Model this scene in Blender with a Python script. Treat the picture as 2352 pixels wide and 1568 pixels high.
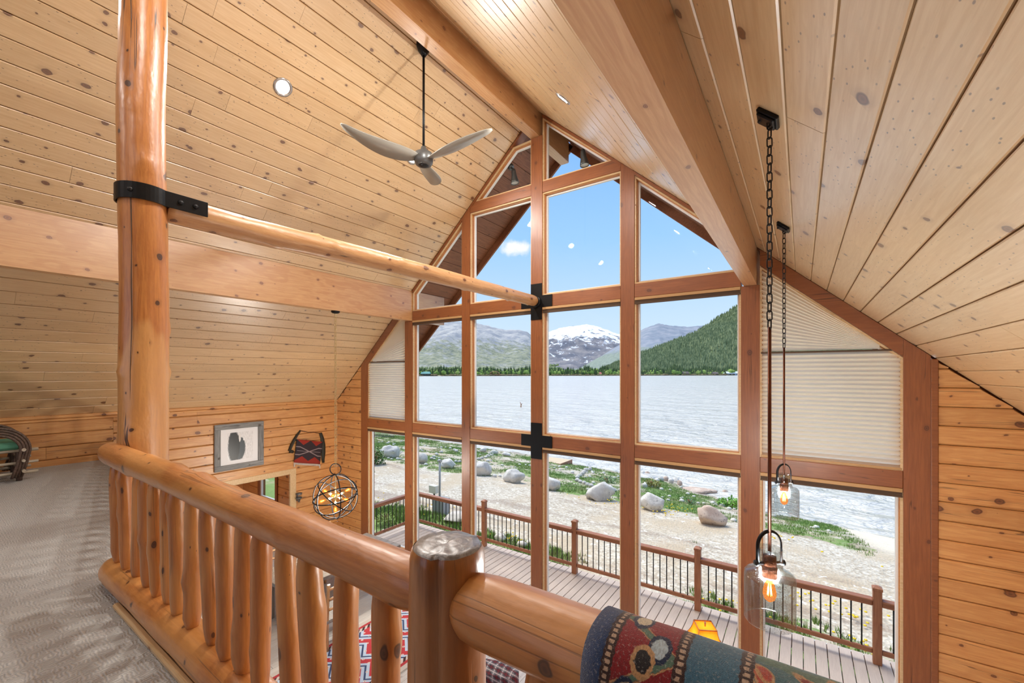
import bpy, math, random
from mathutils import Vector, Matrix, noise
random.seed(7)
for o in list(bpy.data.objects): bpy.data.objects.remove(o)
S = bpy.context.scene
COL = S.collection
# ------------------------------------------------------------------ camera
CAMZ = 1.45; YAW = math.radians(34.68); F = 961.0; HOR = 857.0
cam_d = bpy.data.cameras.new('camera'); cam = bpy.data.objects.new('camera', cam_d); COL.objects.link(cam)
cam.location = (0, 0, CAMZ); cam.rotation_euler = (math.pi/2, 0, YAW)
cam_d.sensor_width = 36; cam_d.lens = 36*F/2352; cam_d.shift_y = (HOR-784)/2352
cam_d.clip_start = 0.02; cam_d.clip_end = 30000
S.camera = cam
# ------------------------------------------------------------------ colour management
S.view_settings.view_transform = 'Standard'; S.view_settings.look = 'None'
S.view_settings.gamma = 1; S.view_settings.use_curve_mapping = False
S.view_settings.exposure = 0.3
SN, CS = math.sin(YAW), math.cos(YAW)
def ray(px, py):
    a = (px-1176)/F
    return Vector((a*CS-SN, a*SN+CS, (HOR-py)/F))
def at_Y(px, py, Y):
    d = ray(px, py); s = Y/d.y
    return Vector((d.x*s, Y, CAMZ+d.z*s))
def at_Z(px, py, z):
    d = ray(px, py); s = (z-CAMZ)/d.z
    return Vector((d.x*s, d.y*s, z))
def lin(c):
    c = c/255.0
    return c/12.92 if c <= .04045 else ((c+.055)/1.055)**2.4
def rgb(r, g, b): return (lin(r), lin(g), lin(b), 1)
# ------------------------------------------------------------------ node helper
class NT:
    def __init__(s, tree): s.t = tree; s.n = tree.nodes; s.l = tree.links
    def new(s, ty, **kw):
        nd = s.n.new(ty)
        for k, v in kw.items(): setattr(nd, k, v)
        return nd
    def put(s, sock, v):
        if isinstance(v, bpy.types.NodeSocket): s.l.new(v, sock)
        elif v is not None: sock.default_value = v
    def math(s, op, a, b=None, c=None, clamp=False):
        m = s.new('ShaderNodeMath', operation=op, use_clamp=clamp)
        s.put(m.inputs[0], a); s.put(m.inputs[1], b)
        if c is not None: s.put(m.inputs[2], c)
        return m.outputs[0]
    def vmath(s, op, a, b=None):
        m = s.new('ShaderNodeVectorMath', operation=op); s.put(m.inputs[0], a); s.put(m.inputs[1], b)
        return m.outputs['Value'] if op in ('LENGTH', 'DOT_PRODUCT', 'DISTANCE') else m.outputs[0]
    def mix(s, f, a, b, bt='MIX'):
        m = s.new('ShaderNodeMix', data_type='RGBA', blend_type=bt)
        s.put(m.inputs['Factor'], f); s.put(m.inputs[6], a); s.put(m.inputs[7], b)
        return m.outputs[2]
    def sep(s, v):
        m = s.new('ShaderNodeSeparateXYZ'); s.put(m.inputs[0], v); return m.outputs
    def comb(s, x, y, z):
        m = s.new('ShaderNodeCombineXYZ')
        for i, v in enumerate((x, y, z)): s.put(m.inputs[i], v)
        return m.outputs[0]
    def noise(s, v, scale, detail=3, rough=.55, dist=0, out='Fac', dim='3D'):
        m = s.new('ShaderNodeTexNoise', noise_dimensions=dim); s.put(m.inputs['Vector'], v)
        m.inputs['Scale'].default_value = scale; m.inputs['Detail'].default_value = detail
        m.inputs['Roughness'].default_value = rough; m.inputs['Distortion'].default_value = dist
        return m.outputs[out]
    def voro(s, v, scale, feature='F1', rand=1, dim='3D'):
        m = s.new('ShaderNodeTexVoronoi', feature=feature, voronoi_dimensions=dim); s.put(m.inputs['Vector'], v)
        m.inputs['Scale'].default_value = scale; m.inputs['Randomness'].default_value = rand
        return m.outputs
    def ramp(s, f, stops, interp='LINEAR'):
        m = s.new('ShaderNodeValToRGB'); s.put(m.inputs[0], f); e = m.color_ramp; e.interpolation = interp
        while len(e.elements) < len(stops): e.elements.new(.5)
        for el, (p, c) in zip(e.elements, stops):
            el.position = p; el.color = c if len(c) == 4 else (*c, 1)
        return m.outputs[0]
    def smooth(s, v, lo, hi):
        m = s.new('ShaderNodeMapRange', interpolation_type='SMOOTHSTEP'); s.put(m.inputs[0], v)
        m.inputs[1].default_value = lo; m.inputs[2].default_value = hi
        return m.outputs[0]
    def bump(s, h, strength=.3, dist=.02):
        m = s.new('ShaderNodeBump'); s.put(m.inputs['Height'], h)
        m.inputs['Strength'].default_value = strength; m.inputs['Distance'].default_value = dist
        return m.outputs[0]
    def obj(s): return s.new('ShaderNodeTexCoord').outputs['Object']
    def uv(s): return s.new('ShaderNodeTexCoord').outputs['UV']
    def rand(s): return s.new('ShaderNodeObjectInfo').outputs['Random']
def material(name):
    m = bpy.data.materials.new(name); m.use_nodes = True
    t = NT(m.node_tree); b = t.n['Principled BSDF']
    return m, t, b
# ------------------------------------------------------------------ world: clear sky with a few small clouds
W = bpy.data.worlds.new('sky'); S.world = W; W.use_nodes = True
t = NT(W.node_tree); bg = t.n['Background']
dirv = t.new('ShaderNodeTexCoord').outputs['Generated']
dz = t.sep(dirv)[2]
sky = t.ramp(dz, [(0.0, rgb(214, 226, 240)), (.12, rgb(196, 219, 246)), (.3, rgb(156, 200, 248)), (.6, rgb(114, 170, 242)), (1.0, rgb(90, 148, 228))])
d0 = ray(1186, 570).normalized()
dd = t.vmath('SUBTRACT', dirv, tuple(d0))
dd = t.vmath('MULTIPLY', dd, (1, 1, 2.1))
fall = t.smooth(t.vmath('LENGTH', dd), .085, .0)
cn = t.noise(dirv, 22, 6, .62)
cl1 = t.smooth(t.math('ADD', t.math('MULTIPLY', fall, .8), cn), .92, 1.35)
wv = t.vmath('MULTIPLY', dirv, (1, 1, 5))
cl2 = t.math('MULTIPLY', t.smooth(t.noise(wv, 4.5, 6, .6), .66, .86), .45)
cl = t.math('MAXIMUM', cl1, cl2)
sky = t.mix(cl, sky, rgb(250, 246, 246))
t.put(bg.inputs['Color'], sky); bg.inputs['Strength'].default_value = 1.0
# ------------------------------------------------------------------ hazy sun
sun_d = bpy.data.lights.new('sun', 'SUN'); sun_d.energy = 4.2; sun_d.angle = math.radians(45); sun_d.color = (1, .96, .9)
sun = bpy.data.objects.new('sun', sun_d); COL.objects.link(sun); sun.location = (-20, -10, 40)
sun.rotation_euler = Vector((.4, -.12, -.9)).to_track_quat('-Z', 'Y').to_euler()
# ------------------------------------------------------------------ mesh helpers
class MB:
    def __init__(s): s.v = []; s.f = []; s.uv = None; s.sm = []
    def add(s, vs, fs, smooth=False):
        b = len(s.v); s.v += [Vector(p) for p in vs]; s.f += [tuple(i+b for i in f) for f in fs]; s.sm += [smooth]*len(fs)
        return s
    def box(s, lo, hi, M=None):
        x0, y0, z0 = lo; x1, y1, z1 = hi
        vs = [Vector(p) for p in ((x0,y0,z0),(x1,y0,z0),(x1,y1,z0),(x0,y1,z0),(x0,y0,z1),(x1,y0,z1),(x1,y1,z1),(x0,y1,z1))]
        if M: vs = [M @ p for p in vs]
        return s.add(vs, [(0,3,2,1),(4,5,6,7),(0,1,5,4),(1,2,6,5),(2,3,7,6),(3,0,4,7)])
    def bbox(s, lo, hi, b=.01, M=None):
        """box with bevelled edges"""
        x0, y0, z0 = lo; x1, y1, z1 = hi
        b = min(b, (x1-x0)*.45, (y1-y0)*.45, (z1-z0)*.45)
        vs = []; idx = {}
        for ix, x in enumerate((x0, x1)):
            for iy, y in enumerate((y0, y1)):
                for iz, z in enumerate((z0, z1)):
                    sx, sy, sz = (1, -1)[ix]*b, (1, -1)[iy]*b, (1, -1)[iz]*b
                    for k, p in enumerate(((x, y+sy, z+sz), (x+sx, y, z+sz), (x+sx, y+sy, z))):
                        idx[ix, iy, iz, k] = len(vs); vs.append(Vector(p))
        I = idx; fs = []
        for a in (0, 1):
            q = [I[a,0,0,0], I[a,1,0,0], I[a,1,1,0], I[a,0,1,0]]; fs.append(q if a else q[::-1])
            q = [I[0,a,0,1], I[0,a,1,1], I[1,a,1,1], I[1,a,0,1]]; fs.append(q if a else q[::-1])
            q = [I[0,0,a,2], I[1,0,a,2], I[1,1,a,2], I[0,1,a,2]]; fs.append(q if a else q[::-1])
        for a in (0, 1):
            for c in (0, 1):
                q = [I[a,c,0,0], I[a,c,0,1], I[a,c,1,1], I[a,c,1,0]]; fs.append(q if (a+c) % 2 == 0 else q[::-1])
                q = [I[a,0,c,0], I[a,1,c,0], I[a,1,c,2], I[a,0,c,2]]; fs.append(q if (a+c) % 2 == 0 else q[::-1])
                q = [I[0,a,c,1], I[0,a,c,2], I[1,a,c,2], I[1,a,c,1]]; fs.append(q if (a+c) % 2 == 0 else q[::-1])
        for k in idx:
            if k[3] == 0:
                q = [I[k[0],k[1],k[2],0], I[k[0],k[1],k[2],1], I[k[0],k[1],k[2],2]]
                fs.append(q if sum(k[:3]) % 2 == 0 else q[::-1])
        if M: vs = [M @ p for p in vs]
        return s.add(vs, fs)
    def prism(s, poly, t0, t1, M=None):
        """poly: 2-D (x, z) outline in the XZ plane, extruded along y"""
        n = len(poly)
        vs = [Vector((p[0], t0, p[1])) for p in poly] + [Vector((p[0], t1, p[1])) for p in poly]
        if M: vs = [M @ p for p in vs]
        fs = [tuple(range(n)), tuple(range(2*n-1, n-1, -1))] + [(i, i+n, (i+1) % n+n, (i+1) % n) for i in range(n)]
        return s.add(vs, fs)
    def tube(s, pts, rad, seg=10, caps=True, closed=False, flat=None, smooth=True):
        pts = [Vector(p) for p in pts]; n = len(pts)
        if not hasattr(rad, '__len__'): rad = [rad]*n
        rings = []; up = None
        for i in range(n):
            if closed: d = pts[(i+1) % n]-pts[i-1]
            else: d = pts[min(i+1, n-1)]-pts[max(i-1, 0)]
            d.normalize()
            if up is None:
                up = Vector((0, 0, 1)) if abs(d.z) < .9 else Vector((1, 0, 0))
            u = up-d*up.dot(d); u.normalize(); w = d.cross(u); up = u
            rings.append([pts[i]+(u*math.cos(2*math.pi*k/seg)*(flat or 1)+w*math.sin(2*math.pi*k/seg))*rad[i] for k in range(seg)])
        vs = [p for r in rings for p in r]; fs = []
        for i in range(n if closed else n-1):
            j = (i+1) % n
            for k in range(seg):
                fs.append((i*seg+k, i*seg+(k+1) % seg, j*seg+(k+1) % seg, j*seg+k))
        s.add(vs, fs, smooth)
        if caps and not closed:
            b = len(s.v)-len(vs)
            s.f += [tuple(b+k for k in range(seg-1, -1, -1)), tuple(b+(n-1)*seg+k for k in range(seg))]; s.sm += [False, False]
        return s
    def lathe(s, prof, seg=24, M=None, smooth=True, cap0=False, cap1=False):
        vs = []; fs = []
        for r, z in prof:
            for k in range(seg):
                a = 2*math.pi*k/seg; vs.append(Vector((r*math.cos(a), r*math.sin(a), z)))
        for i in range(len(prof)-1):
            for k in range(seg):
                fs.append((i*seg+k, i*seg+(k+1) % seg, (i+1)*seg+(k+1) % seg, (i+1)*seg+k))
        if M: vs = [M @ p for p in vs]
        b = len(s.v)
        s.add(vs, fs, smooth)
        if cap0: s.f.append(tuple(b+k for k in range(seg-1, -1, -1))); s.sm.append(False)
        if cap1: s.f.append(tuple(b+(len(prof)-1)*seg+k for k in range(seg))); s.sm.append(False)
        return s
    def blob(s, c, r, seed=0, amp=.25, nu=16, nv=10, freq=1.3, facet=0, smooth=True):
        c = Vector(c); vs = []; fs = []
        for j in range(nv+1):
            th = math.pi*j/nv
            for i in range(nu):
                ph = 2*math.pi*i/nu
                d = Vector((math.sin(th)*math.cos(ph), math.sin(th)*math.sin(ph), math.cos(th)))
                k = 1+amp*noise.noise(d*freq+Vector((seed*3.1, seed*1.7, seed*.9)))+amp*.4*noise.noise(d*freq*2.7+Vector((seed, 5, 2)))
                if facet:
                    rr = random.Random(seed)
                    for q in range(facet):
                        nrm = Vector((rr.gauss(0, 1), rr.gauss(0, 1), rr.gauss(0, 1))).normalized()
                        h = rr.uniform(.62, .85); dp = d.dot(nrm)*k
                        if dp > h: k *= h/dp
                vs.append(c+Vector((d.x*r[0]*k, d.y*r[1]*k, d.z*r[2]*k)))
        for j in range(nv):
            for i in range(nu):
                fs.append((j*nu+i, (j+1)*nu+i, (j+1)*nu+(i+1) % nu, j*nu+(i+1) % nu))
        return s.add(vs, fs, smooth)
    def mesh(s, name, mat, shift=None):
        me = bpy.data.meshes.new(name)
        vs = [tuple(p-shift) for p in s.v] if shift else [tuple(p) for p in s.v]
        me.from_pydata(vs, [], s.f); me.materials.append(mat)
        if any(s.sm): me.polygons.foreach_set('use_smooth', s.sm)
        if s.uv:
            ul = me.uv_layers.new(name='UVMap')
            for lp in me.loops: ul.data[lp.index].uv = s.uv[lp.vertex_index]
        me.update()
        return me
MW = {}
def tag(o, label=None, cat=None, group=None, kind=None):
    if label: o['label'] = label
    if cat: o['category'] = cat
    if group: o['group'] = group
    if kind: o['kind'] = kind
    return o
def mk(name, mb, mat, parent=None, frame=None, label=None, cat=None, group=None, kind=None, base=None):
    """one mesh object. mb in world coordinates (or in frame coordinates); base: origin for a top-level mesh"""
    pw = MW[parent.name] if parent else Matrix()
    if isinstance(mb, bpy.types.Mesh): me = mb; fr = frame or Matrix()
    elif frame is None:
        sh = pw.translation.copy() if parent else Vector(base or (0, 0, 0))
        fr = Matrix.Translation(sh); me = mb.mesh(name, mat, sh)
    else: fr = frame; me = mb.mesh(name, mat)
    o = bpy.data.objects.new(name, me); COL.objects.link(o)
    o.parent = parent; o.matrix_basis = pw.inverted() @ fr; MW[o.name] = fr.copy()
    return tag(o, label, cat, group, kind)
def thing(name, loc, label=None, cat=None, group=None, kind=None):
    o = bpy.data.objects.new(name, None); COL.objects.link(o); o.location = loc; o.empty_display_size = .1
    MW[o.name] = Matrix.Translation(Vector(loc))
    return tag(o, label, cat, group, kind)
def frame(o, x, y):
    """frame with local X along x, local Y as near y as possible"""
    x = Vector(x).normalized(); z = x.cross(Vector(y)).normalized(); y = z.cross(x)
    M = Matrix((x, y, z)).transposed().to_4x4(); M.translation = Vector(o); return M
def beam(name, p0, p1, w, h, mat, parent=None, up=(0, 0, 1), bev=.008, **kw):
    """bevelled bar from p0 to p1 (axis through its middle), local X along it; w sideways, h along up"""
    p0, p1 = Vector(p0), Vector(p1); x = (p1-p0); L = x.length
    y = Vector(up).cross(x)
    M = frame(p0, x, y)
    return mk(name, MB().bbox((0, -w/2, -h/2), (L, w/2, h/2), bev), mat, parent, M, **kw)
def log(name, p0, p1, r0, r1, mat, parent=None, seed=0, seg=18, rings=None, wob=.03, taper=(0, 0), amp=.05, knots=0, **kw):
    """peeled log: tube in its own frame with uneven radius, hewn facets and bumps"""
    p0, p1 = Vector(p0), Vector(p1); x = p1-p0; L = x.length
    M = frame(p0, x, Vector((0, 1, .01)) if abs(x.normalized().y) < .9 else Vector((1, 0, 0)))
    rings = rings or max(8, int(L/.05)); mb = MB(); vs = []; rr = random.Random(seed)
    kn = [(rr.uniform(.05, .95)*L, rr.uniform(0, 6.28), rr.uniform(.03, .05)) for _ in range(knots)]
    for i in range(rings+1):
        t_ = i/rings; xx = t_*L; r = r0+(r1-r0)*t_
        e = 1
        if taper[0] and xx < taper[0]: e = min(e, .62+.38*math.sqrt(xx/taper[0]))
        if taper[1] and L-xx < taper[1]: e = min(e, .62+.38*math.sqrt((L-xx)/taper[1]))
        oy = wob*noise.noise(Vector((xx*.8, seed*7.3, 1))); oz = wob*noise.noise(Vector((xx*.8, seed*3.3, 9)))
        for k in range(seg):
            a = 2*math.pi*k/seg; ca, sa = math.cos(a), math.sin(a)
            q = r*e*(1+amp*noise.noise(Vector((xx*2.2, ca*1.1+seed*5, sa*1.1)))+amp*.5*noise.noise(Vector((xx*6, ca*2.5+seed*3, sa*2.5))))
            for kx, ka, kr in kn:
                da = (a-ka+math.pi) % (2*math.pi)-math.pi
                q += r*.16*math.exp(-((xx-kx)**2+(da*r)**2)/(kr*kr))
            vs.append(Vector((xx, ca*q+oy, sa*q+oz)))
    fs = []
    for i in range(rings):
        for k in range(seg): fs.append((i*seg+k, i*seg+(k+1) % seg, (i+1)*seg+(k+1) % seg, (i+1)*seg+k))
    mb.add(vs, fs, True)
    mb.f += [tuple(range(seg-1, -1, -1)), tuple(rings*seg+k for k in range(seg))]; mb.sm += [False, False]
    return mk(name, mb, mat, parent, M, **kw)
def clip(poly, nx, nz, d):
    """keep the part of a convex 2-D polygon where nx*x+nz*z <= d"""
    out = []
    for i, p in enumerate(poly):
        q = poly[(i+1) % len(poly)]; a = nx*p[0]+nz*p[1]-d; b = nx*q[0]+nz*q[1]-d
        if a <= 0: out.append(p)
        if a*b < 0:
            k = a/(a-b); out.append((p[0]+(q[0]-p[0])*k, p[1]+(q[1]-p[1])*k))
    return out
def light(name, ty, loc, energy, color=(1, .8, .6), size=.05, rot=None, spot=None, parent=None):
    d = bpy.data.lights.new(name, ty); d.energy = energy; d.color = color
    if ty == 'AREA': d.size = size
    elif ty != 'SUN': d.shadow_soft_size = size
    if spot: d.spot_size = spot; d.spot_blend = .6
    o = bpy.data.objects.new(name, d); COL.objects.link(o)
    M = Matrix.Translation(Vector(loc))
    if rot is not None: M = M @ rot.to_4x4()
    o.parent = parent; o.matrix_basis = (MW[parent.name].inverted() if parent else Matrix()) @ M
    return o
# ------------------------------------------------------------------ materials
def wood(name, light_, dark_, knot_=(92, 52, 28), knots=1.0, kscale=5.0, rough=.42, coat=.25, coat_r=.22, vary=.16, grain=1.0, ring=.35, crack=0, bumps=.25, stretch=6, specks=0, kr=.085, patch=0, patch_c=None, rnd=0, coat_ior=1.5):
    m, t, b = material(name)
    ob = t.obj(); rn = t.rand()
    off = t.comb(t.math('MULTIPLY', rn, 61.7), t.math('MULTIPLY', rn, 23.1), t.math('MULTIPLY', rn, 37.9))
    v = t.vmath('ADD', ob, off)
    ox = t.sep(ob)
    across = t.math('MULTIPLY', t.math('ARCTAN2', ox[1], ox[2]), rnd) if rnd else t.math('ADD', ox[1], ox[2])
    v2 = t.comb(t.math('ADD', ox[0], t.math('MULTIPLY', rn, 61.7)), t.math('ADD', across, t.math('MULTIPLY', rn, 23.1)), 0)
    g = t.noise(t.vmath('MULTIPLY', v, (1.3, stretch*3.2, stretch*3.2)), 2.4*grain, 5, .65, .7)
    c = t.mix(t.smooth(g, .28, .76), rgb(*light_), rgb(*dark_))
    w = t.new('ShaderNodeTexWave', wave_type='BANDS', bands_direction='Y'); t.put(w.inputs['Vector'], t.vmath('MULTIPLY', v, (.28, 1, 1)))
    w.inputs['Scale'].default_value = 9*grain; w.inputs['Distortion'].default_value = 9; w.inputs['Detail'].default_value = 2.5; w.inputs['Detail Scale'].default_value = .7
    c = t.mix(t.math('MULTIPLY', t.smooth(w.outputs['Fac'], .55, .95), ring), c, rgb(*dark_))
    big = t.noise(t.vmath('MULTIPLY', v, (.7, 2.2, 2.2)), 1.6, 2)
    if patch: c = t.mix(t.math('MULTIPLY', t.smooth(big, .5, .58), patch), c, rgb(*(patch_c or light_)))
    hs = t.new('ShaderNodeHueSaturation'); t.put(hs.inputs['Color'], c)
    t.put(hs.inputs['Value'], t.math('ADD', 1-vary*.62, t.math('MULTIPLY', t.math('ADD', t.math('MULTIPLY', rn, .6), t.math('MULTIPLY', big, .55)), vary)))
    c = hs.outputs[0]; hgt = g
    if knots:
        kv = t.vmath('ADD', t.vmath('MULTIPLY', v2, (.7, 1, 1)), t.vmath('MULTIPLY', t.noise(v, 11, 2, out='Color'), (.03, .03, 0)))
        vo = t.voro(kv, kscale, dim='2D'); cr = t.new('ShaderNodeSeparateColor'); t.l.new(vo['Color'], cr.inputs[0])
        rad = t.math('MULTIPLY', t.math('POWER', cr.outputs[0], 3.2), kr*knots*2.1)
        q = t.math('DIVIDE', vo['Distance'], t.math('ADD', rad, .004))
        kmask = t.math('MULTIPLY', t.smooth(q, 1.05, .75), t.math('GREATER_THAN', cr.outputs[0], .38))
        halo = t.math('MULTIPLY', t.smooth(q, 2.3, .9), t.math('GREATER_THAN', cr.outputs[0], .38))
        c = t.mix(t.math('MULTIPLY', halo, .3), c, rgb(*[int(x*.55+y*.45) for x, y in zip(dark_, knot_)]))
        kc = t.mix(t.smooth(t.math('FRACT', t.math('MULTIPLY', q, 1.7)), .2, .8), rgb(*knot_), rgb(*[min(255, int(x*1.35)) for x in knot_]))
        c = t.mix(t.math('MULTIPLY', kmask, .92), c, kc)
    if specks:
        sv = t.vmath('MULTIPLY', v2, (1, 2.2, 1)); so = t.voro(sv, 8.5, dim='2D')
        sm = t.math('MULTIPLY', t.smooth(so['Distance'], .085, .04), t.smooth(t.noise(v, 1.7, 2), .46, .56))
        c = t.mix(t.math('MULTIPLY', sm, specks), c, rgb(*knot_))
    if crack:
        cv = t.vmath('MULTIPLY', v2, (.022, 1, 1)); n2 = t.noise(cv, 13, 2, .5, .1)
        ck = t.math('MULTIPLY', t.smooth(t.math('ABSOLUTE', t.math('SUBTRACT', n2, .5)), .010, .003), t.smooth(t.noise(t.vmath('MULTIPLY', v2, (.8, 3, 1)), 1.6, 1), .54, .6))
        c = t.mix(t.math('MULTIPLY', ck, crack), c, rgb(40, 22, 12))
        hgt = t.math('SUBTRACT', g, t.math('MULTIPLY', ck, 2.5))
    if rnd:
        hw = t.noise(t.vmath('MULTIPLY', v, (.5, 1, 1)), 22, 2, .5); hgt = t.math('ADD', t.math('MULTIPLY', hgt, .5), t.math('MULTIPLY', hw, 3.0))
    t.put(b.inputs['Base Color'], c)
    t.put(b.inputs['Roughness'], t.math('ADD', rough-.06, t.math('MULTIPLY', g, .14)))
    b.inputs['Coat Weight'].default_value = coat; b.inputs['Coat Roughness'].default_value = coat_r; b.inputs['Coat IOR'].default_value = coat_ior
    t.put(b.inputs['Normal'], t.bump(hgt, bumps, .004))
    return m
def plain(name, c, rough=.5, metal=0, bump=0, bscale=60, coat=0, var=0, vscale=6):
    m, t, b = material(name)
    col = rgb(*c); ob = t.obj()
    if var: t.put(b.inputs['Base Color'], t.mix(t.noise(ob, vscale, 4), rgb(*[x*(1-var) for x in c]), rgb(*[min(255, x*(1+var)) for x in c])))
    else: b.inputs['Base Color'].default_value = col
    b.inputs['Roughness'].default_value = rough; b.inputs['Metallic'].default_value = metal; b.inputs['Coat Weight'].default_value = coat
    if bump: t.put(b.inputs['Normal'], t.bump(t.noise(ob, bscale, 3), bump, .005))
    return m
def emit(name, c, s):
    m, t, b = material(name); b.inputs['Base Color'].default_value = rgb(*c)
    b.inputs['Emission Color'].default_value = rgb(*c); b.inputs['Emission Strength'].default_value = s
    return m
def thin_glass(name, tint=(250, 252, 252), refl=.012, seeds=0, rough=.0):
    m, t, b = material(name); t.n.remove(b); out = t.n['Material Output']
    tr = t.new('ShaderNodeBsdfTransparent'); tr.inputs[0].default_value = rgb(*tint)
    gl = t.new('ShaderNodeBsdfGlossy'); gl.inputs['Roughness'].default_value = rough
    lw = t.new('ShaderNodeLayerWeight'); lw.inputs[0].default_value = .22
    fac = t.math('ADD', t.math('MULTIPLY', lw.outputs['Facing'], refl*3 if seeds else refl*1.2), refl*.5)
    mx = t.new('ShaderNodeMixShader'); t.put(mx.inputs[0], fac); t.l.new(tr.outputs[0], mx.inputs[1]); t.l.new(gl.outputs[0], mx.inputs[2])
    res = mx.outputs[0]
    if seeds:
        g2 = t.new('ShaderNodeBsdfGlossy'); g2.inputs['Roughness'].default_value = .12; g2.inputs[0].default_value = rgb(150, 152, 152)
        ob = t.obj(); vo = t.voro(ob, 120); vo2 = t.voro(t.vmath('MULTIPLY', ob, (1, 1, 1.6)), 60)
        mk_ = t.math('MAXIMUM', t.smooth(vo['Distance'], .3, .16), t.smooth(vo2['Distance'], .24, .12))
        m2 = t.new('ShaderNodeMixShader'); t.put(m2.inputs[0], t.math('ADD', t.math('MULTIPLY', mk_, seeds), .015)); t.l.new(res, m2.inputs[1]); t.l.new(g2.outputs[0], m2.inputs[2]); res = m2.outputs[0]
    t.l.new(res, out.inputs['Surface'])
    return m
M = {}
M['ceil'] = wood('pine_ceiling', (224, 192, 146), (208, 170, 118), (86, 50, 28), knots=.9, kscale=5.4, rough=.4, coat=1, coat_r=.32, coat_ior=2.1, vary=.18, specks=.75)
M['siding'] = wood('pine_siding', (218, 164, 102), (194, 132, 74), (92, 52, 28), knots=.95, kscale=4.6, rough=.42, coat=.6, coat_r=.35, vary=.2, crack=.6)
M['timber'] = wood('stained_timber', (150, 88, 46), (128, 72, 36), (84, 46, 26), knots=.6, kscale=3.6, rough=.4, coat=.5, coat_r=.35, vary=.1, crack=.6)
M['purlin'] = wood('glulam_beam', (208, 162, 110), (188, 134, 84), (112, 68, 42), knots=.6, kscale=4.5, rough=.36, coat=1, coat_r=.35, coat_ior=1.6, vary=.12, ring=.6)
M['log'] = wood('peeled_log', (206, 136, 70), (176, 106, 46), (74, 42, 24), knots=.75, kscale=7, rough=.36, coat=.6, coat_r=.32, coat_ior=1.5, vary=.2, crack=.35, ring=.1, patch=.45, patch_c=(222, 162, 92), bumps=.4, rnd=.06)
M['logpost'] = wood('old_log', (206, 136, 70), (172, 102, 46), (58, 32, 18), knots=.8, kscale=5, rough=.34, coat=.8, coat_r=.36, coat_ior=1.5, vary=.12, crack=.9, ring=.1, patch=.5, patch_c=(230, 178, 112), bumps=.4, rnd=.13)
M['newel'] = wood('weathered_log', (166, 106, 58), (116, 70, 38), (40, 24, 16), knots=.6, kscale=6, rough=.32, coat=.6, coat_r=.32, coat_ior=1.5, vary=.12, crack=.9, ring=.1, patch=.55, patch_c=(192, 130, 72), bumps=.5, rnd=.1)
M['tielog'] = wood('pale_log', (208, 162, 112), (186, 134, 86), (92, 56, 34), knots=1, kscale=6, rough=.36, coat=.4, coat_r=.45, coat_ior=1.45, vary=.12, crack=.7, ring=.1, bumps=.4, rnd=.1)
M['soffit'] = wood('stained_soffit', (150, 92, 58), (116, 66, 40), (70, 38, 24), knots=.5, rough=.5, coat=.05, vary=.16)
M['trimlight'] = wood('pale_trim', (226, 196, 152), (206, 170, 120), (130, 84, 52), knots=.4, rough=.4, vary=.08)
M['jamb'] = wood('window_jamb', (196, 132, 66), (170, 104, 46), (100, 58, 30), knots=.2, rough=.4, vary=.06)
M['groove'] = plain('dark_groove', (146, 104, 62), .8)
M['white'] = plain('white_vinyl', (236, 236, 232), .35)
M['deckb'] = wood('composite_deck', (206, 186, 168), (192, 170, 154), (150, 132, 124), knots=0, rough=.6, coat=0, vary=.08, ring=.1, grain=1.6)
M['rail'] = wood('stained_rail', (176, 116, 80), (146, 88, 56), (90, 50, 32), knots=.5, rough=.5, coat=.05, vary=.14)
M['black'] = plain('black_steel', (26, 27, 29), .38, .6, bump=.1)
M['blackm'] = plain('matt_black_iron', (34, 34, 36), .45, .4)
M['bronze'] = plain('bronze', (104, 62, 44), .32, .9)
M['chrome'] = plain('brushed_nickel', (190, 192, 194), .22, .95)
M['brass'] = plain('pale_brass', (214, 190, 140), .3, .8)
M['glass'] = thin_glass('window_glass')
M['pglass'] = thin_glass('seeded_glass', (240, 243, 243), .08, .4, .03)
M['fan'] = plain('fan_blade', (158, 154, 144), .4, .2)
M['slate'] = plain('slate_metal', (104, 106, 106), .35, .5)
# ================================================================== ROOM SHELL
XR, ZR, SL = -3.79, 6.02, .89            # ridge line and roof slope
YW = 6.2                                  # inner face of the window wall
XL, XRT = -9.69, 2.15                     # side walls
FZ = -2.7; DZ = -2.65                     # main floor and deck levels
YB = -5.0
def roof(x): return ZR-SL*abs(x-XR)
LEN = math.sqrt(1+SL*SL)
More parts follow.
